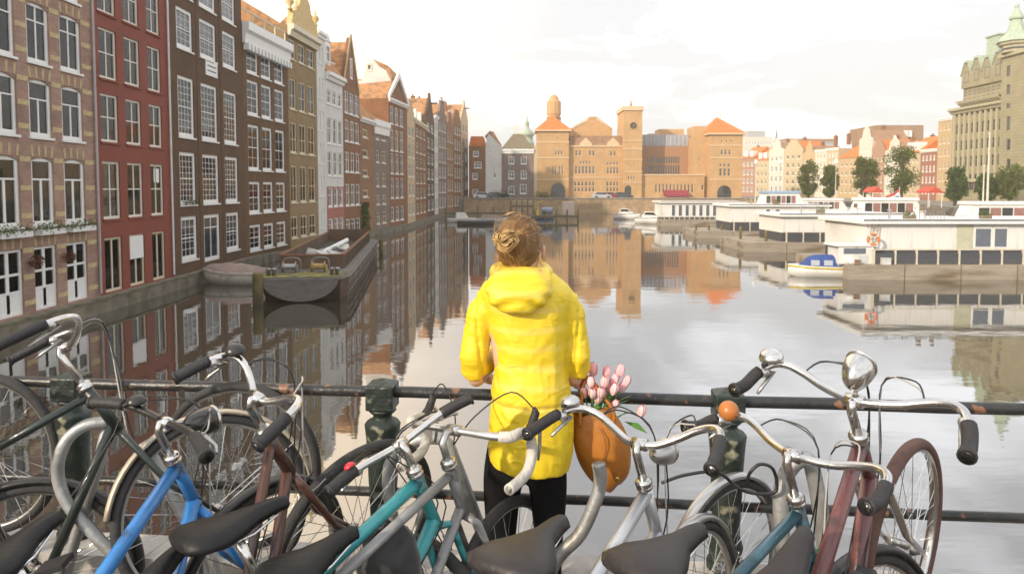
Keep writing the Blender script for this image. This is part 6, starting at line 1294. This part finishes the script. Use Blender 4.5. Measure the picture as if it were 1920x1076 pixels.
    for c_ in range(cabs if bar != 'drop' else 0):
        sy = 1 if c_ % 2 else -1; g = BC + pts[3 if bar != 'flat' else 3].copy() * 1.0; g.y = BC.y + sy * pts[3].y; up_ = rnd.uniform(-.01, .035)
        MB().tube(smooth_path([MS @ g, MS @ (g + Vector((.06, -sy * .04, up_))), MS @ (BC + Vector((.13, sy * .02, -.02))), HB + Vector((.03, sy * .02, .05 - .12 * (c_ > 1))), (HB + BBp) / 2 + Vector((0, sy * .02, .06)) if c_ < 2 else MS @ (FH + Vector((-.12, sy * .03, .33)))]), .0024, 5).build('cable', CABLE if c_ != 2 else GREYC, t)
    # saddle
    SP = ST + (ST - BBp).normalized() * (.14 + sadlift); MB().tube([ST - Vector((0, 0, .0)), SP], .0125, 10).build('seatpost', CHROME, t, True)
    sd_ = put('saddle', saddle_mesh(saddle, swide), t, SP + Vector((-.01, 0, .055)), (0, R(-3), 0)); rm_ = MB()
    for sg in (-1, 1): rm_.tube([(-.11, sg * .035, -.03), (-.04, sg * .022, -.055), (.04, sg * .018, -.055), (.11, sg * .012, -.035)], .0035, 6)
    rm_.build('saddle_rail', CHROME, sd_)
    # crank, chain ring, pedals, chain guard
    cr_ = MB().lathe([(.02, .045), (.088, .045), (.09, .05), (.02, .05)], Matrix.Translation(BBp) @ Matrix.Rotation(R(90), 4, 'X'), 28).build('chainring', ALU, t)
    for sg, a in ((-1, .7), (1, .7 + math.pi)):
        e = BBp + Vector((.17 * math.cos(a), sg * .065, .17 * math.sin(a))); MB().tube([BBp + Vector((0, sg * .06, 0)), e], .009, 8).build('crank', ALU, t, True); MB().box(-.045, .045, -.045, .045, -.01, .01, Matrix.Translation(e + Vector((0, sg * .055, 0)))).build('pedal', RUBBER, t)
    m = MB().tube([BBp + Vector((0, -.048, .09)), RH + Vector((0, -.048, .035))], .004, 4).tube([BBp + Vector((0, -.048, -.09)), RH + Vector((0, -.048, -.035))], .004, 4); m.build('chain', mat('oily chain', (.06, .05, .045), .5, .6), t)
    for ex in extras: ex(t, MS, BC, pts)
    return t
def egg_lamp(mt_, off=(.06, 0, .075), s=1.0, lens=LAMPG, up=False):
    def fn(t, MS, BC, pts):
        M = MS @ Matrix.Translation(BC + Vector(off)) @ Matrix.Rotation(R(-14 if up else 8), 4, 'Y') @ Matrix.Rotation(R(90), 4, 'Y') @ Matrix.Diagonal((s * (1.28 if up else 1), s, s, 1))
        o = MB().lathe([(.004, -.075), (.018, -.068), (.033, -.05), (.044, -.02), (.048, .01), (.047, .028), (.042, .032)], M, 24, False).build('headlight', mt_, t, True)
        MB().lathe([(.044, .026), (.05, .03), (.049, .038), (.042, .04)], M, 24, False).build('bezel', CHROME, o, True); MB().lathe([(.042, .034), (.03, .040), (.001, .043)], M, 24, False).build('lens', lens, o, True)
        MB().tube([MS @ BC, MS @ (BC + Vector(off) * .55), MS @ (BC + Vector(off) + Vector((0, 0, -.045 * s)))], .006, 6).build('lamp_bracket', CHROME, t)
    return fn
def bell(mt_, i=3, sy=1, s=1.0, ball_=False):
    def fn(t, MS, BC, pts):
        p = BC + Vector((pts[i].x, sy * pts[i].y, pts[i].z)); M = MS @ Matrix.Translation(p + Vector((0, 0, .012))) @ Matrix.Scale(s, 4)
        if ball_: MB().ball(MS @ (p + Vector((-.01, 0, .015))), .031 * s, 18, 12).build('bell', mt_, t, True)
        else:
            MB().lathe([(.012, 0), (.028, .006), (.0285, .012), (.024, .022), (.012, .029), (.001, .031)], M, 22).build('bell', mt_, t, True); MB().box(-.04, -.02, -.005, .005, .004, .012, M).build('bell_lever', RUBBER, t)
    return fn
def ring_lock(t, MS, BC, pts):
    m = MB().tube([Vector((.50 + .085 * math.cos(a), -.05, .62 + .085 * math.sin(a))) for a in [2 * math.pi * k / 26 for k in range(26)]], .014, 8, closed=True); m.build('ring_lock', RUBBER, t, True); MB().box(.57, .62, -.075, -.03, .55, .66).build('lock_body', RUBBER, t)
BLUE = pc('blue bicycle paint', (.035, .20, .52)); TEAL = pc('teal bicycle paint', (.05, .34, .36)); DGRN = pc('black green bicycle paint', (.015, .025, .022)); RUSTB = pc('rusty brown bicycle paint', (.085, .035, .025)); SILV = mat('silver bicycle paint', (.55, .57, .60), .3, .5, coat=.4); MARO = pc('maroon bicycle paint', (.13, .045, .045)); PETR = pc('petrol bicycle paint', (.04, .12, .16)); GREYF = pc('grey bicycle paint', (.25, .25, .25)); BLK = pc('black bicycle paint', (.015, .015, .015))
BEIG = mat('beige mudguard', (.48, .42, .32), .4, .2); BKF = mat('black mudguard', (.03, .03, .03), .35); SILF = mat('silver mudguard', (.5, .5, .5), .3, .8); TAPE = mat('dirty white bar tape', (.55, .52, .47), .8, var=.15, scale=30, bump=.5, bscale=80)
bike('black green bicycle with chrome handlebar and beige mudguard, frame running off beside the railing end', (-2.011, 2.267, .20, -.035, .27), DGRN, 'diamond', 'swept', R(25), .16, fend=BEIG, barm=CHROME)
bike('bright blue bicycle with black saddle and black egg shaped lamp', (-1.047, 1.33, 1.379, -.115, .092), BLUE, 'fat', 'flat', R(-25), .13, fend=BKF, extras=[egg_lamp(mat('black lamp shell', (.02, .02, .02), .25, coat=.5), (.10, -.03, -.03), .9), bell(mat('black dome', (.03, .03, .03), .3), 2, 1)], barm=BLK)
bike('rusty brown bicycle with chrome bar and long black grips, between the blue and teal ones', (-.85, 1.45, 1.25, -.03, .26), RUSTB, 'step', 'swept', R(-25), .13, sadlift=-.15, bscale=.72, extras=[bell(mat('black dome', (.03, .03, .03), .3), 4, 1)])
bike('teal bicycle with straight chrome bar, white cables and black saddle', (-.773, 1.443, .786, -.095, .033), TEAL, 'fat', 'flat', R(80), .10, bscale=.82, cabs=6, swide=1.15, extras=[bell(REDL, 3, 1, .6)])
bike('road bicycle with dirty white taped drop handlebar beside the yellow coat', (-.634, 1.473, .936, -.024, .032), GREYF, 'diamond', 'drop', R(5), .10, sadlift=-.11, gripm=TAPE, barm=ALU, stemf=.07)
bike('silver bicycle with swept bar, bell and broad grey brown saddle under the tan bag', (-.047, 1.331, .9, -.071, .02), SILV, 'fat', 'swept', R(0), .13, saddle=SADG, swide=1.35, fend=SILF, bscale=.92, extras=[bell(ALU, 5, 1, 1.1), egg_lamp(ALU, (.14, 0, -.07), .8)])
bike('petrol blue bicycle with round orange bell on a worn chrome bar', (.203, 1.346, .66, -.057, .029), PETR, 'diamond', 'swan', R(-10), .14, saddle=SADG, swide=1.2, bscale=.85, fend=BKF, extras=[bell(mat('orange brown bell', (.45, .16, .04), .35), 5, 1, 1.0, True)])
bike('maroon bicycle with wide chrome bar, egg shaped chrome headlight and brown tyres', (.622, 1.497, .817, -.007, .316), MARO, 'fat', 'swan', R(-5), .13, bscale=.82, saddle=SADG, sadlift=-.06, swide=.8, tyre=TYREB, rimm=CHROME, fend='bare', extras=[egg_lamp(CHROME, (.03, 0, .072), .80, up=True), bell(CHROME, 5, 1, 1.2), ring_lock])
bike('dark bicycle with black grips entering beyond the maroon one, mostly outside the picture', (2.06, 1.40, 1.38, -.2, .10), BLK, 'step', 'swept', R(0), .13, extras=[bell(CHROME, 4, 1, 1.0)])
bike('black bicycle with black mudguard, only its front wheel showing below the black green one', (-2.75, 2.2, .22, 0, .06), BLK, 'diamond', 'flat', 0, .12, fend=BKF)
def loose(px, py, Y, rz, lb, tyre, tilt=0, fd=None):
    c = atY(px, py, Y); t = thing('wheelset', lb, 'wheel', c, 0, 'front wheels locked to the railing and racks'); t.matrix_basis = Matrix.Translation(c) @ Matrix.Rotation(rz, 4, 'Z') @ Matrix.Rotation(tilt, 4, 'X'); wheel_parts(t, Matrix(), tyre, ALU, 'hub')
    if fd: fender(.352, R(30), R(170)).build('mudguard', fd, t, True)
loose(448, 873, 2.74, RA, 'large black bicycle wheel leaning on the railing behind the rusty brown bicycle', TYRE, -.03); loose(-28, 850, 2.84, RA, 'bicycle wheel cut by the picture edge behind the black green bicycle', TYRE, -.03); loose(1362, 1072, 2.46, R(38), 'grey bicycle wheel with mudguard behind the silver bicycle', TYRE, 0, SILF)
# ------------------------------------------------------------------ galvanised racks
GALV = mat('galvanised steel', (.40, .41, .41), .5, .55, var=.2, scale=7, col2=(.24, .23, .21), c2=(.52, .68), bump=.3)
def hoop(pts, r, lb, label2=None):
    P = [atY(a, b, c) for a, b, c in pts]; c0 = P[0]; loc = Vector((c0.x, c0.y, 0)); t = thing('bicycle_rack', lb, 'bicycle rack', loc, 0, 'galvanised tube racks along the railing'); MB().tube(smooth_path([p - loc for p in P], 6), r, 12).build('tube', GALV, t, True); MB().lathe([(r * 2.2, 0), (r * 2.2, .012)], Matrix.Translation(Vector((P[0].x - loc.x, P[0].y - loc.y, 0))), 14).build('foot', GALV, t)
Yr = 2.50
def foot(px, Y): d = ray(px, 1100); return None
hoop([(262, 1290, 2.42), (225, 1070, 2.42), (180, 1005, 2.42), (128, 945, 2.42), (108, 885, 2.42), (122, 830, 2.42), (158, 798, 2.44), (205, 790, 2.46)], .021, 'curled galvanised rack loop below the black green bicycle')
hoop([(100, 1290, 2.44), (125, 1076, 2.44), (160, 950, 2.45), (186, 865, 2.46), (200, 800, 2.48)], .020, 'straight slanting rack tube crossing the curled loop')
hoop([(470, 1290, 2.52), (400, 1060, 2.52), (345, 965, 2.52), (300, 885, 2.52), (268, 830, 2.54)], .024, 'grey rack tube slanting behind the spokes of the blue bicycle wheel')
hoop([(745, 1290, 2.55), (740, 1020, 2.55), (728, 905, 2.55), (740, 855, 2.55), (785, 825, 2.55), (832, 825, 2.55), (855, 870, 2.55), (885, 950, 2.55), (930, 1076, 2.55), (975, 1290, 2.55)], .024, 'tall rack hoop behind the teal bicycle and drop handlebar')
hoop([(985, 1290, 2.36), (1030, 1076, 2.36), (1088, 1000, 2.36), (1116, 940, 2.36), (1126, 900, 2.36), (1122, 868, 2.36)], .024, 'curved rack tube below the tan bag')
hoop([(1475, 1290, 2.42), (1470, 1076, 2.42), (1464, 960, 2.42), (1468, 905, 2.42), (1490, 868, 2.42), (1515, 862, 2.42), (1528, 900, 2.42), (1545, 1010, 2.42), (1570, 1290, 2.42)], .028, 'thick rack hoop beside the petrol blue bicycle')
# black cable lock looped on the hoop
P = [atY(a, b, 2.36) for a, b in ((1240, 905), (1285, 890), (1345, 885), (1385, 915), (1420, 925), (1455, 920), (1450, 880), (1425, 870), (1405, 888), (1402, 910))]; loc = P[0].copy(); o = MB().tube(smooth_path([p - loc for p in P], 6), .006, 8).build('cable_lock', CABLE, None, True, loc); tag(o, 'black coiled cable lock strung between silver bicycle and thick rack hoop', 'cable lock')
# black cloth on the teal bicycle, green bag on the maroon one
def cloth(c, s, mt_, lb, nm, cat, seed):
    m = MB().ball((0, 0, 0), s, 28, 20); o = m.build(nm, mt_, None, True, c)
    for v in o.data.vertices:
        q = Vector((v.co.x * 22 + seed, v.co.y * 22, v.co.z * 14)); v.co *= 1 + .45 * (1 - abs(noise.noise(q)) * 3) * .4 + .25 * noise.noise(v.co * 12 + Vector((seed, 0, 0)))
    tag(o, lb, cat)
cloth(atY(728, 1045, 1.98), (.085, .06, .10), mat('black nylon', (.02, .02, .021), .6, sheen=.3), 'crumpled black rain cover hanging on the teal bicycle frame', 'rain_cover', 'cover', 3); cloth(atY(1535, 1055, 2.0), (.035, .03, .055), mat('green plastic bag', (.02, .26, .09), .35), 'crumpled green plastic bag tied beside the maroon bicycle frame', 'plastic_bag', 'bag', 8)
